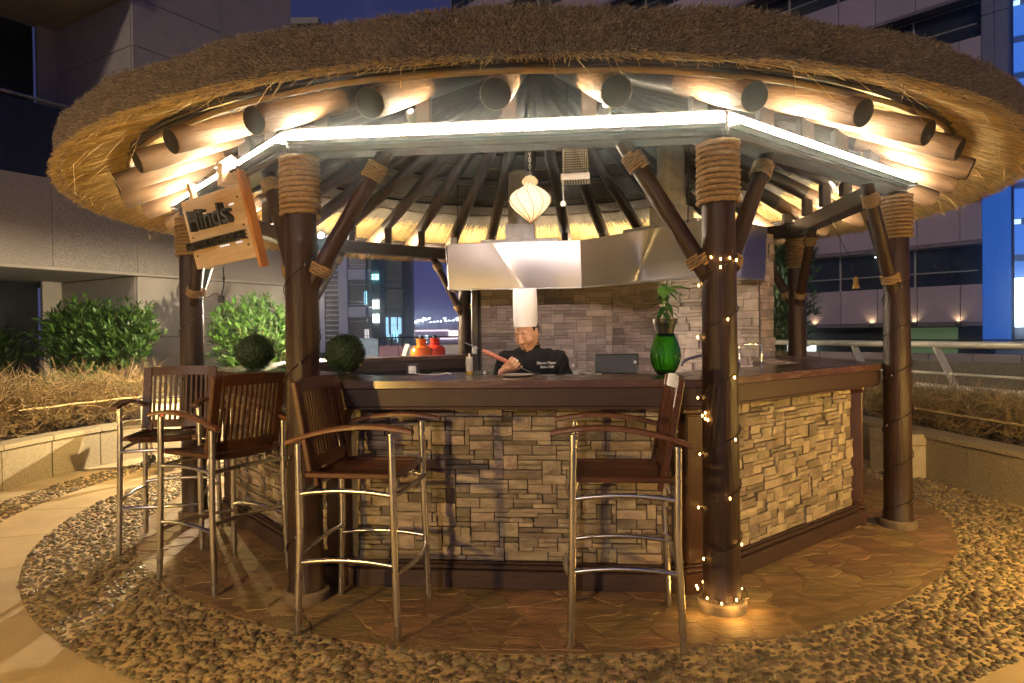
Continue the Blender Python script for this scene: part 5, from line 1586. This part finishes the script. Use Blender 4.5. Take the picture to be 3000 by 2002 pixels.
jb.build('jib', mat('crane_steel', (.6, .6, .62), .5), cr_, smooth=0)
MB().box((3, 0, 17.5), (.9, .9, 35.5)).build('mast', MATS['crane_steel'], cr_, smooth=0)
fl2 = MB(); ellipsoid(fl2, (1.7, -.3, 35.3), (.38, .38, .38)); fl2.build('floodlight', emit('crane_flood', (.7, .88, 1.0), 30), cr_)

# ------------------------------------------------------------------ the city seen through the gap
M_TB = mat('blue_grey_cladding', (.48, .54, .82), .5, scale=.4, var=.1); 
M_TG = mat('tower_glass', (.045, .055, .09), .2, scale=.3, var=.4, spec=.6)
M_TD = mat('tower_dark', (.17, .19, .27), .6, scale=.4, var=.2)
D1 = 62.0
def px(x, y=D1): return (x - 1175) / 1554.5 * y
def pz(yy, x=850, y=D1): return 1.5 + (766 - .0131 * (x - 1175) - yy) / 1554.5 * y
t1 = thing('city_tower', 'blue-grey tower with louvred side and dark glass bays behind the bar', 'tower', (0, 0, 0))
x0, x1, x2, x3, x4, x5 = px(700), px(746), px(779), px(799), px(840), px(850)
H = 30.0
MB().box(((x0 + x1) / 2, D1 + 2, H / 2), (x1 - x0, 4, H)).build('pier', M_TB, t1, smooth=0)
MB().box(((x1 + x2) / 2, D1 + 2.3, H / 2), (x2 - x1, 3.6, H)).build('louvre_core', M_TG, t1, smooth=0)
for k in range(46):
    MB().box(((x1 + x2) / 2, D1 + .35, -1.2 + k * .46), (x2 - x1, .5, .11)).build('louvre', M_TB, t1, smooth=0)
MB().box(((x2 + x3) / 2, D1 + 2, H / 2), (x3 - x2, 4.2, H)).build('pier', M_TB, t1, smooth=0)
for k in range(4):
    zb = pz((1015, 1015, 1015, 1015)[k] * 0 + (812, 727, 641, 555)[k])
    hh = 3.45
    MB().box(((x3 + x4) / 2, D1 + .6, zb + .45), (x4 - x3, 1.0, .95)).build('spandrel', M_TB, t1, smooth=0)
    MB().box(((x4 + x5) / 2, D1 + 1.0, zb + .45), (x5 - x4 - .05, .4, .9)).build('spandrel', M_TB, t1, smooth=0)
    MB().box(((x3 + x4) / 2, D1 + .9, zb + 2.2), (x4 - x3 - .02, .8, 2.5)).build('window_bay', M_TG, t1, smooth=0)
    for q in (1.15, 1.4, 3.0, 3.3): MB().box(((x3 + x4) / 2, D1 + .45, zb + q), (x4 - x3 - .04, .10, .05)).build('glazing_bar', M_TB, t1, smooth=0)
    MB().box(((x4 + x5) / 2, D1 + 1.1, zb + 2.2), (x5 - x4 - .08, .3, 2.5)).build('window_bay', M_TG, t1, smooth=0)
xa, xb = px(846, D1 + 4.5), px(873, D1 + 4.5)
MB().box(((xa + xb) / 2, D1 + 6, H / 2), (xb - xa, 3, H)).build('link_block', M_TD, t1, smooth=0)
def lit(name, x0, x1, y0, y1, col, s, parent, yd=D1, dy=0.0):
    a, b = px(x0, yd), px(x1, yd); c, d_ = pz(y1, x0, yd), pz(y0, x0, yd)
    o = MB().box(((a + b) / 2, yd + dy, (c + d_) / 2), (b - a, .12, d_ - c)).build('lit_window', emit(name, col, s), parent, smooth=0)
    for q in (1, 2): MB().box((a + (b - a) * q / 3, yd + dy - .08, (c + d_) / 2), (.05, .05, d_ - c)).build('glazing_bar', M_CABLE, parent, smooth=0)
    MB().box(((a + b) / 2, yd + dy - .08, c + (d_ - c) * .55), (b - a, .05, .05)).build('glazing_bar', M_CABLE, parent, smooth=0)
DD = D1 + 4.4
lit('window_cyan', 846, 871, 630, 642, (.35, 1.0, .9), 1.7, t1, DD); lit('window_white', 848, 871, 689, 709, (.85, 1.0, .78), 1.7, t1, DD); lit('window_white', 848, 871, 721, 741, (.85, 1.0, .78), 1.0, t1, DD)
lit('window_blue', 836, 841, 668, 698, (.3, .75, 1.0), 1.2, t1, D1, .42)
lit('window_pale', 836, 845, 756, 788, (.9, .85, .9), .5, t1, D1, .3)
lit('window_cyan', 801, 816, 784, 787, (.35, 1.0, .9), 1.0, t1, D1, .3)
t2 = thing('city_tower', 'dark office tower with a lit lower hall, farther back', 'tower', (0, 0, 0))
D2 = 95.0
xa, xm, xb = px(868, D2), px(885, D2), px(925, D2)
MB().box(((xa + xm) / 2, D2 + 5, 19), (xm - xa, 12, 40)).build('pier', M_TD, t2, smooth=0)
MB().box(((xm + xb) / 2, D2 + 6, 18), (xb - xm, 12, 38)).build('body', M_TG, t2, smooth=0)
for k in range(26):
    MB().box(((xm + xb) / 2, D2 - .1, -1 + k * 1.3), (xb - xm, .3, .12)).build('sun_shade', M_TD, t2, smooth=0)
for k in range(8):
    MB().box(((xm + xb) / 2, D2 - .25, .2 + k * 4.1), (xb - xm, .6, .55)).build('floor_band', mat('tower_band', (.12, .13, .18), .6), t2, smooth=0)
for q in range(15):
    xq = xm + (xb - xm) * (q + .5) / 15
    if random.random() < .85:
        MB().box((xq, D2 - .2, pz(748, 900, D2)), (.10, .1, random.uniform(2.0, 3.6))).build('lit_fin', emit('hall_light', (.45, .80, 1.0), random.choice((.7, .7))), t2, smooth=0)
    if random.random() < .5:
        MB().box((xq, D2 - .2, pz(772, 900, D2)), (.10, .1, random.uniform(.6, 2.0))).build('lit_fin', emit('hall_light', (.45, .80, 1.0), .7), t2, smooth=0)
MB().box((px(930, D2), D2 + 4, 14), (.9, 3, 27)).build('edge_fin', M_TD, t2, smooth=0)
lo = thing('low_building', 'long low building with lit windows and bright roof edge in the distance', 'building')
D3 = 130.0
xa, xb = px(928, D3), px(1130, D3)
z1_ = pz(757, 990, D3)
MB().box(((xa + xb) / 2, D3 + 5, z1_ / 2 - 2), (xb - xa, 10, z1_ + 4)).build('wall', mat('low_building_wall', (.20, .15, .24), .7), lo, smooth=0)
MB().box(((xa + px(1030, D3)) / 2, D3 - .3, z1_ - .15), (px(1030, D3) - xa, .4, .30)).build('roof_edge_light', emit('roof_edge', (1.0, .78, .95), .8), lo, smooth=0)
MB().box(((px(1030, D3) + px(1056, D3)) / 2, D3 - .3, pz(766, 1040, D3)), (2.1, .4, 1.2)).build('lit_window', emit('warm_window', (1.0, .86, .75), 1.0), lo, smooth=0)
MB().box(((px(1000, D3) + px(1052, D3)) / 2, D3 - .3, pz(777, 1040, D3)), (4.3, .4, .3)).build('roof_edge_light', emit('roof_edge', (1.0, .78, .95), .8), lo, smooth=0)
for (a_, b_, c_, d_) in ((936, 943, 770, 777), (976, 983, 770, 777), (936, 943, 783, 789), (962, 964, 770, 777), (976, 980, 784, 788)):
    MB().box((px((a_ + b_) / 2, D3), D3 - .25, pz((c_ + d_) / 2, 960, D3)), (px(b_, D3) - px(a_, D3), .3, (d_ - c_) / 1554.5 * D3)).build('lit_window', emit('far_window', (.72, .90, 1.0), 1.3), lo, smooth=0)
lampx = [(941, 742, 0), (944, 742, 0), (947, 742, 0), (950, 740, 1), (953, 737, 1), (957, 736, 1), (961, 735, 1), (965, 737, 1), (969, 731, 1), (973, 733, 1), (981, 731, 1), (984, 740, 0), (992, 739, 0), (1000, 738, 0), (1008, 738, 0), (1017, 731, 1), (1019, 737, 0), (1027, 736, 0), (1036, 736, 0), (1045, 731, 1), (1046, 735, 0), (1057, 736, 0)]
D4 = 160.0
post_m = mat('street_lamp_pole', (.35, .35, .40), .5)
lm_e = emit('street_lamp_glow', (.80, .90, 1.0), 12)
ORD = 'first second third fourth fifth sixth seventh eighth ninth tenth eleventh twelfth thirteenth fourteenth fifteenth sixteenth seventeenth eighteenth nineteenth twentieth twenty-first twenty-second'.split()
for n_, (x, y, big) in enumerate(lampx):
    hz_ = pz(y, x, D4)
    t = thing('street_lamp', ORD[n_] + ' distant white street lamp from the left above the low building', 'street lamp', (px(x, D4), D4, 0), 0, 'row of distant street lamps')
    MB().tube([(0, 0, 0), (0, 0, hz_)], .09, 5).build('pole', post_m, t)
    MB().tube([(0, 0, hz_), (.5, 0, hz_ + .1)], .06, 5).build('arm', post_m, t)
    m = MB(); ellipsoid(m, (.5, -.1, hz_ + .02), (.26 if big else .15,) * 2 + (.18 if big else .11,), n=8, m=6); m.build('lamp_head', lm_e, t)

# terrace edge seen through the gap: purple parapet, blue plant box, handrail
pp = thing('parapet_wall', 'low purple parapet with dark handrail behind the back left counter', 'parapet')
M_PURP = mat('purple_panel', (.22, .12, .20), .6, scale=3, var=.12)
D5 = 18.0
for i in range(6):
    a0, a1 = px(870 + i * 45, D5), px(870 + (i + 1) * 45, D5)
    MB().box(((a0 + a1) / 2, D5, .55), (a1 - a0 - .012, .12, 1.36), ch=.004).build('panel', M_PURP, pp, smooth=0)
MB().tube([(px(862, D5), D5 - .1, 1.44), (px(1060, D5), D5 - .1, 1.44)], .022, 6).build('handrail', M_CABLE, pp)
for x in (872, 900, 925, 958): MB().tube([(px(x, D5), D5 - .1, 1.2), (px(x, D5), D5 - .1, 1.44)], .015, 6).build('baluster', M_CABLE, pp)
bb = thing('plant_box', 'pale blue plant enclosure left of the purple parapet', 'enclosure')
MB().box(((px(790, D5) + px(868, D5)) / 2, D5 + .3, .60), (px(868, D5) - px(790, D5), .6, 1.58), ch=.01).build('body', mat('pale_blue_panel', (.22, .35, .55), .5), bb, smooth=0)
MB().box(((px(790, D5) + px(868, D5)) / 2, D5 + .3, 1.41), (px(868, D5) - px(790, D5) + .06, .66, .05), ch=.01).build('lid', mat('pale_blue_panel', (.22, .35, .55), .5), bb, smooth=0)
sl = thing('sloping_duct', 'grey sloping duct cover in front of the purple parapet', 'duct')
m = MB().prism([(px(903, 16), .3), (px(940, 16), 1.27), (px(1060, 16), 1.27), (px(1060, 16), .3)], -.5, .5, M=Matrix.Translation((0, 16, 0)) @ Matrix.Rotation(PI / 2, 4, 'X')); m.build('body', mat('dark_duct', (.10, .09, .13), .5), sl, smooth=0)
mm = MB().prism([(px(903, 16), .3), (px(912, 16), .3), (px(948, 16), 1.29), (px(939, 16), 1.29)], .5, .56, M=Matrix.Translation((0, 16, 0)) @ Matrix.Rotation(PI / 2, 4, 'X')); mm.build('edge_strip', M_RAIL, sl, smooth=0)

# ------------------------------------------------------------------ unseen garden lamps round the terrace, some added for their light
def garden_lamp(loc, h, label, energy, col=(1.0, .60, .14), size=.05, hood=(.10, .045)):
    t = thing('garden_lamp', label, 'garden lamp', loc, 0, 'garden lamps round the terrace')
    MB().lathe([(.05, 0), (.05, .02), (.028, .04), (.025, h - .12), (.05, h - .10)], 14).build('post', M_CABLE, t, smooth=40)
    for q in range(3): MB().tube([(.045 * math.cos(q * 2.1), .045 * math.sin(q * 2.1), h - .10), (.045 * math.cos(q * 2.1), .045 * math.sin(q * 2.1), h + .05)], .003, 5).build('strut', M_CABLE, t)
    MB().lathe([(.0, h - .098), (.018, h - .085), (.020, h - .06), (.0, h - .04)], 12).build('bulb', emit('garden_lamp_glass', (1, .70, .30), 6), t, smooth=50)
    MB().lathe([(hood[0], h + hood[1]), (hood[0] * .9, h + hood[1] + .015), (.0, h + hood[1] + .045)], 16).build('hood', M_CABLE, t, smooth=40)
    point('garden_light', (0, 0, h - .005), energy, col, size, t)
garden_lamp((-2.35, .9, 0), 1.15, 'garden lamp standing to the left of the viewer', 128)
garden_lamp((3.7, 2.75, 0), 1.10, 'garden lamp standing to the right of the viewer', 108)
garden_lamp((-5.35, 4.6, 0), .95, 'garden lamp at the left end of the curved planter', 48)
garden_lamp((-3.66, 7.66, 0), 1.0, 'hooded garden lamp hidden behind the far left post', 50, (1.0, .68, .26), .02)
garden_lamp((-2.86, 9.35, 0), 2.05, 'tall hooded lamp added out of sight behind the front left post to light the left building', 540, (1.0, .80, .52), .012, (.15, .022))  # added lamp, kept unseen behind the post, lights the left building

garden_lamp((4.0, 3.95, 0), .80, 'garden lamp added by the right planter outside the view to light the hedge', 28)  # added out of view to brighten the right hedge
# ------------------------------------------------------------------ thin haze added round everything to give the light strips a bloom
hz_m = bpy.data.materials.new('bloom_haze'); hz_m.use_nodes = True
hn = hz_m.node_tree.nodes; hn.clear()
ho = hn.new('ShaderNodeOutputMaterial'); hv = hn.new('ShaderNodeVolumePrincipled')
hv.inputs['Color'].default_value = (.86, .92, 1.0, 1); hv.inputs['Density'].default_value = 0.0046; hv.inputs['Anisotropy'].default_value = 0.97
hz_m.node_tree.links.new(hv.outputs[0], ho.inputs['Volume'])
hz = MB().box((0, 95, 31.5), (330, 250, 67)).build('haze', hz_m, smooth=0); hz['kind'] = 'stuff'
# ------------------------------------------------------------------ the cook
def capsule(mb, p, q, r0, r1, n=12):
    p, q = Vector(p), Vector(q); d = q - p; L = d.length; d.normalize()
    pts = []; rs = []
    for k in range(4):
        a = PI / 2 * (1 - k / 4); pts.append(p - d * r0 * math.sin(a)); rs.append(max(1e-4, r0 * math.cos(a)))
    pts.append(p); rs.append(r0)
    for k in range(1, 3): pts.append(p + d * L * k / 3); rs.append(r0 + (r1 - r0) * k / 3)
    pts.append(q); rs.append(r1)
    for k in range(1, 5):
        a = PI / 2 * k / 4; pts.append(q + d * r1 * math.sin(a)); rs.append(max(1e-4, r1 * math.cos(a)))
    mb.tube(pts, rs, n)
    return mb
def remesh(mb, name, m, voxel, parent, smooth_it=4, noise=None):
    """merge overlapping solids into one continuous skin"""
    o = mb.build(name, m, None, smooth=0)
    r = o.modifiers.new('skin', 'REMESH'); r.mode = 'VOXEL'; r.voxel_size = voxel; r.use_smooth_shade = True
    s = o.modifiers.new('soft', 'SMOOTH'); s.factor = .5; s.iterations = smooth_it
    dg = bpy.context.evaluated_depsgraph_get()
    me = bpy.data.meshes.new_from_object(o.evaluated_get(dg))
    bpy.data.objects.remove(o)
    if noise:
        co = np.empty(len(me.vertices) * 3, np.float32); me.vertices.foreach_get('co', co); co = co.reshape(-1, 3)
        no = np.empty(len(me.vertices) * 3, np.float32); me.vertex_normals.foreach_get('vector', no); no = no.reshape(-1, 3)
        me.vertices.foreach_set('co', (co + no * noise(co)[:, None]).astype(np.float32).ravel()); me.update()
    me.materials.clear(); me.materials.append(m); me.shade_smooth()
    return place(name, me, parent)

M_SKIN = mat('skin', (.60, .34, .225), .48, scale=30, var=.07, spec=.4, bump=.04, bscale=200)
b_ = M_SKIN.node_tree.nodes['Principled BSDF']; b_.inputs['Subsurface Weight'].default_value = .12; b_.inputs['Subsurface Scale'].default_value = .01
M_JACK = mat('black_chef_cotton', (.012, .012, .014), .85, scale=60, var=.25, bump=.25, bscale=300, spec=.25)
M_HAT = mat('white_paper_hat', (.80, .80, .82), .7, scale=40, var=.03)
M_HAIR = mat('short_black_hair', (.010, .008, .008), .5, scale=80, var=.3)
M_LIP = mat('lip', (.38, .15, .11), .45, scale=30, var=.05)
M_PIPE = mat('cream_piping', (.62, .48, .32), .7, scale=40, var=.05)
M_THREAD = mat('white_thread', (.75, .75, .75), .7)

PX, PY = .115, 4.93
person = thing('person', 'person in a tall white chef hat and black jacket holding a meat skewer', 'person', (PX, PY, 0))
Hm = Matrix.Translation((-.005, -.03, 1.495)) @ Matrix.Rotation(R(-33), 4, 'Z') @ Matrix.Rotation(R(20), 4, 'X') @ Matrix.Rotation(R(-3), 4, 'Y')
# head frame: face towards -y, z up, origin between the ears
body = MB()
def hE(c, r): ellipsoid(body, c, r, Hm, 16, 12)
def hC(p, q, r0, r1): capsule(body, Hm @ Vector(p), Hm @ Vector(q), r0, r1, 10)
hE((0, .012, .045), (.078, .097, .088)); hE((0, -.022, -.008), (.073, .074, .092)); hE((0, -.020, -.062), (.063, .062, .048))
hE((0, -.060, -.096), (.032, .026, .021)); hC((-.050, -.004, -.056), (-.024, -.052, -.092), .026, .021); hC((.050, -.004, -.056), (.024, -.052, -.092), .026, .021)
hE((-.038, -.058, -.024), (.032, .027, .032)); hE((.038, -.058, -.024), (.032, .027, .032))                  # cheeks
hC((-.040, -.076, .034), (.040, -.076, .034), .0125, .0125)                                                 # brow
hC((0, -.090, .020), (0, -.108, -.022), .0085, .012); hE((0, -.113, -.027), (.0135, .012, .011)); hE((-.0135, -.103, -.030), (.0090, .009, .008)); hE((.0135, -.103, -.030), (.0090, .009, .008))
hE((-.031, -.0795, .010), (.0175, .011, .0105)); hE((.031, -.0795, .010), (.0175, .011, .0105))              # lowered lids
hC((-.020, -.088, -.058), (.020, -.088, -.058), .0080, .0080); hC((-.016, -.087, -.069), (.016, -.087, -.069), .0085, .0085)
for s in (-1, 1):
    hE((s * .079, .012, .0), (.009, .020, .033)); hC((s * .080, .022, .022), (s * .082, .012, .034), .007, .006); hC((s * .078, .004, -.03), (s * .080, .014, -.012), .007, .006)
capsule(body, Hm @ Vector((0, .02, -.05)), (0.01, .03, 1.38), .056, .062, 16)
# trunk, arms and legs
capsule(body, (.02, .03, 1.27), (.01, .03, 1.02), .135, .125, 16); capsule(body, (.02, .03, 1.02), (.02, .03, .86), .13, .135, 16)
capsule(body, (-.15, .03, 1.305), (.19, .03, 1.305), .056, .056, 12)
shR, elR, wrR = Vector((-.165, .02, 1.310)), Vector((-.245, -.02, 1.05)), Vector((-.195, -.275, 1.185))
shL, elL, wrL = Vector((.220, .03, 1.310)), Vector((.305, .02, 1.06)), Vector((.16, -.20, 1.00))
for a, b, c in ((shR, elR, wrR), (shL, elL, wrL)):
    capsule(body, a, b, .050, .042); capsule(body, b, c, .040, .028)
for s, x in ((-1, -.075), (1, .105)):
    capsule(body, (x, .03, .84), (x * 1.05, .02, .47), .082, .055); capsule(body, (x * 1.05, .02, .47), (x * 1.05, .05, .10), .054, .038)
    capsule(body, (x * 1.05, .05, .045), (x * 1.1, -.13, .035), .040, .032)
# hands: palm and five bent fingers each
def hand(mb, M, curl, thumb_up=True):
    def P(*p): return M @ Vector(p)
    for (x0, x1) in ((-.030, -.032), (-.010, -.011), (.010, .011), (.028, .031)):
        capsule(mb, P(x0 * .8, 0, -.02), P(x1, 0, .045), .0135, .0115, 8)
    capsule(mb, P(0, .004, -.055), P(0, .0, .0), .026, .026, 10)
    lens = ((.036, .024, .020), (.042, .028, .021), (.040, .026, .020), (.031, .020, .018))
    for f, (x, ls) in enumerate(zip((-.032, -.011, .011, .031), lens)):
        p = Vector((x, 0, .047)); ang = 0.0
        for j, l in enumerate(ls):
            ang += curl[j] * (1 + .06 * f)
            q = p + Vector((x * .03, -math.sin(ang) * l, math.cos(ang) * l))
            capsule(mb, P(*p), P(*q), (.0093, .0086, .0080)[j], (.0086, .0080, .0072)[j], 8); p = q
    tb = [Vector((-.026, -.006, -.018)), Vector((-.050, -.020, .010)), Vector((-.058, -.030, .040)), Vector((-.060, -.034, .066))]
    for j in range(3): capsule(mb, P(*tb[j]), P(*tb[j + 1]), (.0125, .0108, .0098)[j], (.0108, .0098, .0085)[j], 8)
# right hand (picture left): fist round the skewer, thumb up
SK0, SK1 = Vector((-.395, -.33, 1.425)), Vector((.055, -.33, 1.215))         # skewer tip and handle end
skd = (SK1 - SK0).normalized()
grip = SK0 + skd * .305
# palm axis (z) runs across the skewer, fingers curl towards the viewer
zax = Vector((.42, -.25, .30)).normalized()
xax = -skd; xax = (xax - zax * xax.dot(zax)).normalized()
yax = zax.cross(xax)
if yax.y < 0: pass
HMx = Matrix.Translation(grip + yax * .024 - zax * .030) @ Matrix((xax, yax, zax)).transposed().to_4x4()
hand(body, HMx, (.85, 1.25, .85))
capsule(body, wrR, HMx @ Vector((0, .004, -.055)), .027, .025, 10)
HL = Matrix.Translation(wrL + Vector((-.05, -.045, -.01))) @ Matrix((Vector((.5, .8, 0)).normalized(), Vector((0, 0, 1)), Vector((.8, -.5, 0)).normalized() * -1)).transposed().to_4x4()
hand(body, HL, (.4, .5, .4)); capsule(body, wrL, HL @ Vector((0, .004, -.055)), .027, .025, 10)
bodyo = remesh(body, 'body', M_SKIN, .0040, person, 6)

# jacket
jk = MB()
capsule(jk, (.02, .03, 1.25), (.02, .03, .98), .168, .160, 20); capsule(jk, (.02, .03, 1.0), (.02, .03, .74), .158, .172, 20)
capsule(jk, (-.02, .035, 1.345), (-.150, .03, 1.305), .060, .072, 14); capsule(jk, (.05, .035, 1.345), (.205, .03, 1.305), .060, .072, 14); ellipsoid(jk, (.02, .0, 1.22), (.190, .135, .16), None, 18, 12)
capsule(jk, (-.03, .035, 1.350), (.06, .035, 1.350), .055, .058, 12)
for a, b, c, cuff in ((shR, elR, wrR, .82), (shL, elL, wrL, .9)):
    capsule(jk, a, b, .072, .060, 14); capsule(jk, b, b + (c - b) * cuff, .058, .044, 14)
def wrinkle(co):
    w = .0035 * np.sin(co[:, 2] * 55 + 9 * np.sin(co[:, 0] * 14) + 6 * co[:, 1]) + .0028 * np.sin(co[:, 0] * 60 + co[:, 2] * 38 + 4 * np.sin(co[:, 1] * 20))
    return w
jo = remesh(jk, 'jacket', M_JACK, .009, person, 5, wrinkle)
# stand collar with cream piping
cb = Vector((.012, .010, 1.382))
def ring(rx, ry, z, gap=.55, tilt=.22, n=26, yo=0.0):
    pts = []
    for k in range(n + 1):
        a = -PI / 2 - R(24) + gap / 2 + (2 * PI - gap) * k / n
        pts.append((cb.x + rx * math.cos(a), cb.y + yo + ry * math.sin(a), cb.z + z + tilt * (ry * math.sin(a))))
    return pts
lo_, hi_ = ring(.083, .080, -.012), ring(.073, .074, .048)
lo2, hi2 = ring(.078, .075, -.012), ring(.069, .070, .046)
vs = lo_ + hi_ + hi2 + lo2; n = len(lo_); fs = []
for k in range(n - 1):
    for r_ in range(3): fs.append((r_ * n + k, r_ * n + k + 1, (r_ + 1) * n + k + 1, (r_ + 1) * n + k))
fs += [(0, n, 2 * n, 3 * n), (n - 1, 4 * n - 1, 3 * n - 1, 2 * n - 1)]
col = MB().add(vs, fs).build('collar', M_JACK, person, smooth=60)
MB().tube(catmull([lo_[0]] + hi_ + [lo_[-1]], 2), .0028, 6).build('piping', M_PIPE, col, smooth=60)
# buttons, name embroidery, sleeve tab
fd = Vector((-.05, -1, 0)).normalized()
for z in (1.315, 1.245, 1.17):
    for x in (-.075,):
        MB().lathe([(.0, .004), (.005, .003), (.0055, 0)], 10, M=Matrix.Translation((x, -.137 + .06 * (1.25 - z) ** 2, z)) @ Matrix.Rotation(PI / 2, 4, 'X')).build('button', M_STEEL, jo)
TM = lambda x, z, y: Matrix.Translation((x, y, z)) @ Matrix.Rotation(R(14), 4, 'Z') @ Matrix.Rotation(R(82), 4, 'X')
text_obj('Sharun Mayer', .026, .0008, M_THREAD, jo, TM(.125, 1.290, -.137), 'embroidery', shear=.35)
text_obj('Sous Chef', .024, .0008, M_THREAD, jo, TM(.128, 1.262, -.140), 'embroidery', shear=.35)
MB().box((0, 0, 0), (.016, .004, .022), M=Matrix.Translation((.325, -.030, 1.265)) @ Matrix.Rotation(R(35), 4, 'Z')).build('sleeve_tab', M_THREAD, jo, smooth=0)
# trousers and shoes
tr = MB()
for x in (-.075, .105):
    capsule(tr, (x, .03, .80), (x * 1.05, .02, .47), .098, .072); capsule(tr, (x * 1.05, .02, .47), (x * 1.05, .05, .13), .070, .062)
remesh(tr, 'trousers', M_JACK, .014, person, 4)
for x in (-.079, .111):
    sh = MB(); ellipsoid(sh, (x, -.03, .045), (.050, .135, .045)); sh.build('shoe', M_BLACK, person)
# tall pleated hat
hat = MB(); vs = []; fs = []; N = 120
prof_ = [(0.0, .082, .098), (.035, .0825, .0985), (.05, .083, .099), (.12, .083, .098), (.22, .0815, .095), (.272, .080, .093)]
HatM = Hm @ Matrix.Translation((0, .008, .055)) @ Matrix.Rotation(R(-18), 4, 'X') @ Matrix.Rotation(R(3), 4, 'Y')
for (z, rx, ry) in prof_:
    for k in range(N):
        a = 2 * PI * k / N; f = 1 + (.010 * math.cos(40 * a) if z > .04 else 0)
        vs.append((rx * f * math.cos(a), ry * f * math.sin(a), z + (.004 * math.cos(a * 2) if z > .25 else 0)))
for i in range(len(prof_) - 1):
    for k in range(N): fs.append((i * N + k, i * N + (k + 1) % N, (i + 1) * N + (k + 1) % N, (i + 1) * N + k))
o_ = len(vs); vs.append((0, 0, .262))
for k in range(N): fs.append(((len(prof_) - 1) * N + k, (len(prof_) - 1) * N + (k + 1) % N, o_))
hat.add(vs, fs, HatM); hat.build('chef_hat', M_HAT, person, smooth=40)
# hair at the back and sides, brows, lips, light stubble on the chin
hr = MB(); ellipsoid(hr, (0, .022, .048), (.0815, .096, .084), Hm, 20, 14)
ellipsoid(hr, (0, .045, -.002), (.070, .072, .055), Hm, 18, 12)
hr.build('hair', M_HAIR, person, smooth=60)
for s in (-1, 1):
    MB().tube([Hm @ Vector(p) for p in ((s * .014, -.0885, .036), (s * .030, -.0885, .043), (s * .050, -.0765, .037))], [.0026, .0032, .0016], 6).build('eyebrow', M_HAIR, person, smooth=60)
    MB().tube([Hm @ Vector(p) for p in ((s * .017, -.0895, .0045), (s * .031, -.0910, .0015), (s * .047, -.083, .0060))], [.0012, .0016, .0010], 6).build('eyelash', M_HAIR, person, smooth=60)
MB().tube([Hm @ Vector(p) for p in ((-.020, -.0890, -.0640), (-.008, -.0950, -.0630), (0, -.0952, -.0640), (.008, -.0950, -.0630), (.020, -.0890, -.0640))], [.0015, .0040, .0042, .0040, .0015], 6).build('lips', M_LIP, person, smooth=60)
gt = MB(); ellipsoid(gt, (0, -.0825, -.094), (.017, .0060, .010), Hm); gt.build('goatee', mat('stubble', (.10, .055, .04), .8, scale=200, var=.4), person, smooth=60)

# skewer of minced meat, held in the hand
skw = thing('meat_skewer', 'metal skewer of raw minced meat in the hand of the cook', 'skewer', (PX, PY, 0))
MB().tube([SK0, SK1], .0032, 6).build('rod', M_STEEL, skw, smooth=60)
MB().box((0, 0, .02), (.016, .004, .05), M=seg_M(SK0, SK0 - skd)).build('flat_tip', M_STEEL, skw, smooth=0)
pts = []; rs = []
for i in range(40):
    u = i / 39; pts.append(SK0 + skd * (.085 + .205 * u)); rs.append(.0165 * (1 - .25 * abs(2 * u - .8)) * (1 + .09 * math.sin(i * 1.25)) * (1 if 0 < i < 39 else .45))
MB().tube(pts, rs, 12).build('meat', mat('raw_mince', (.52, .20, .16), .45, scale=60, var=.3, bump=.4, bscale=160), skw, smooth=70)
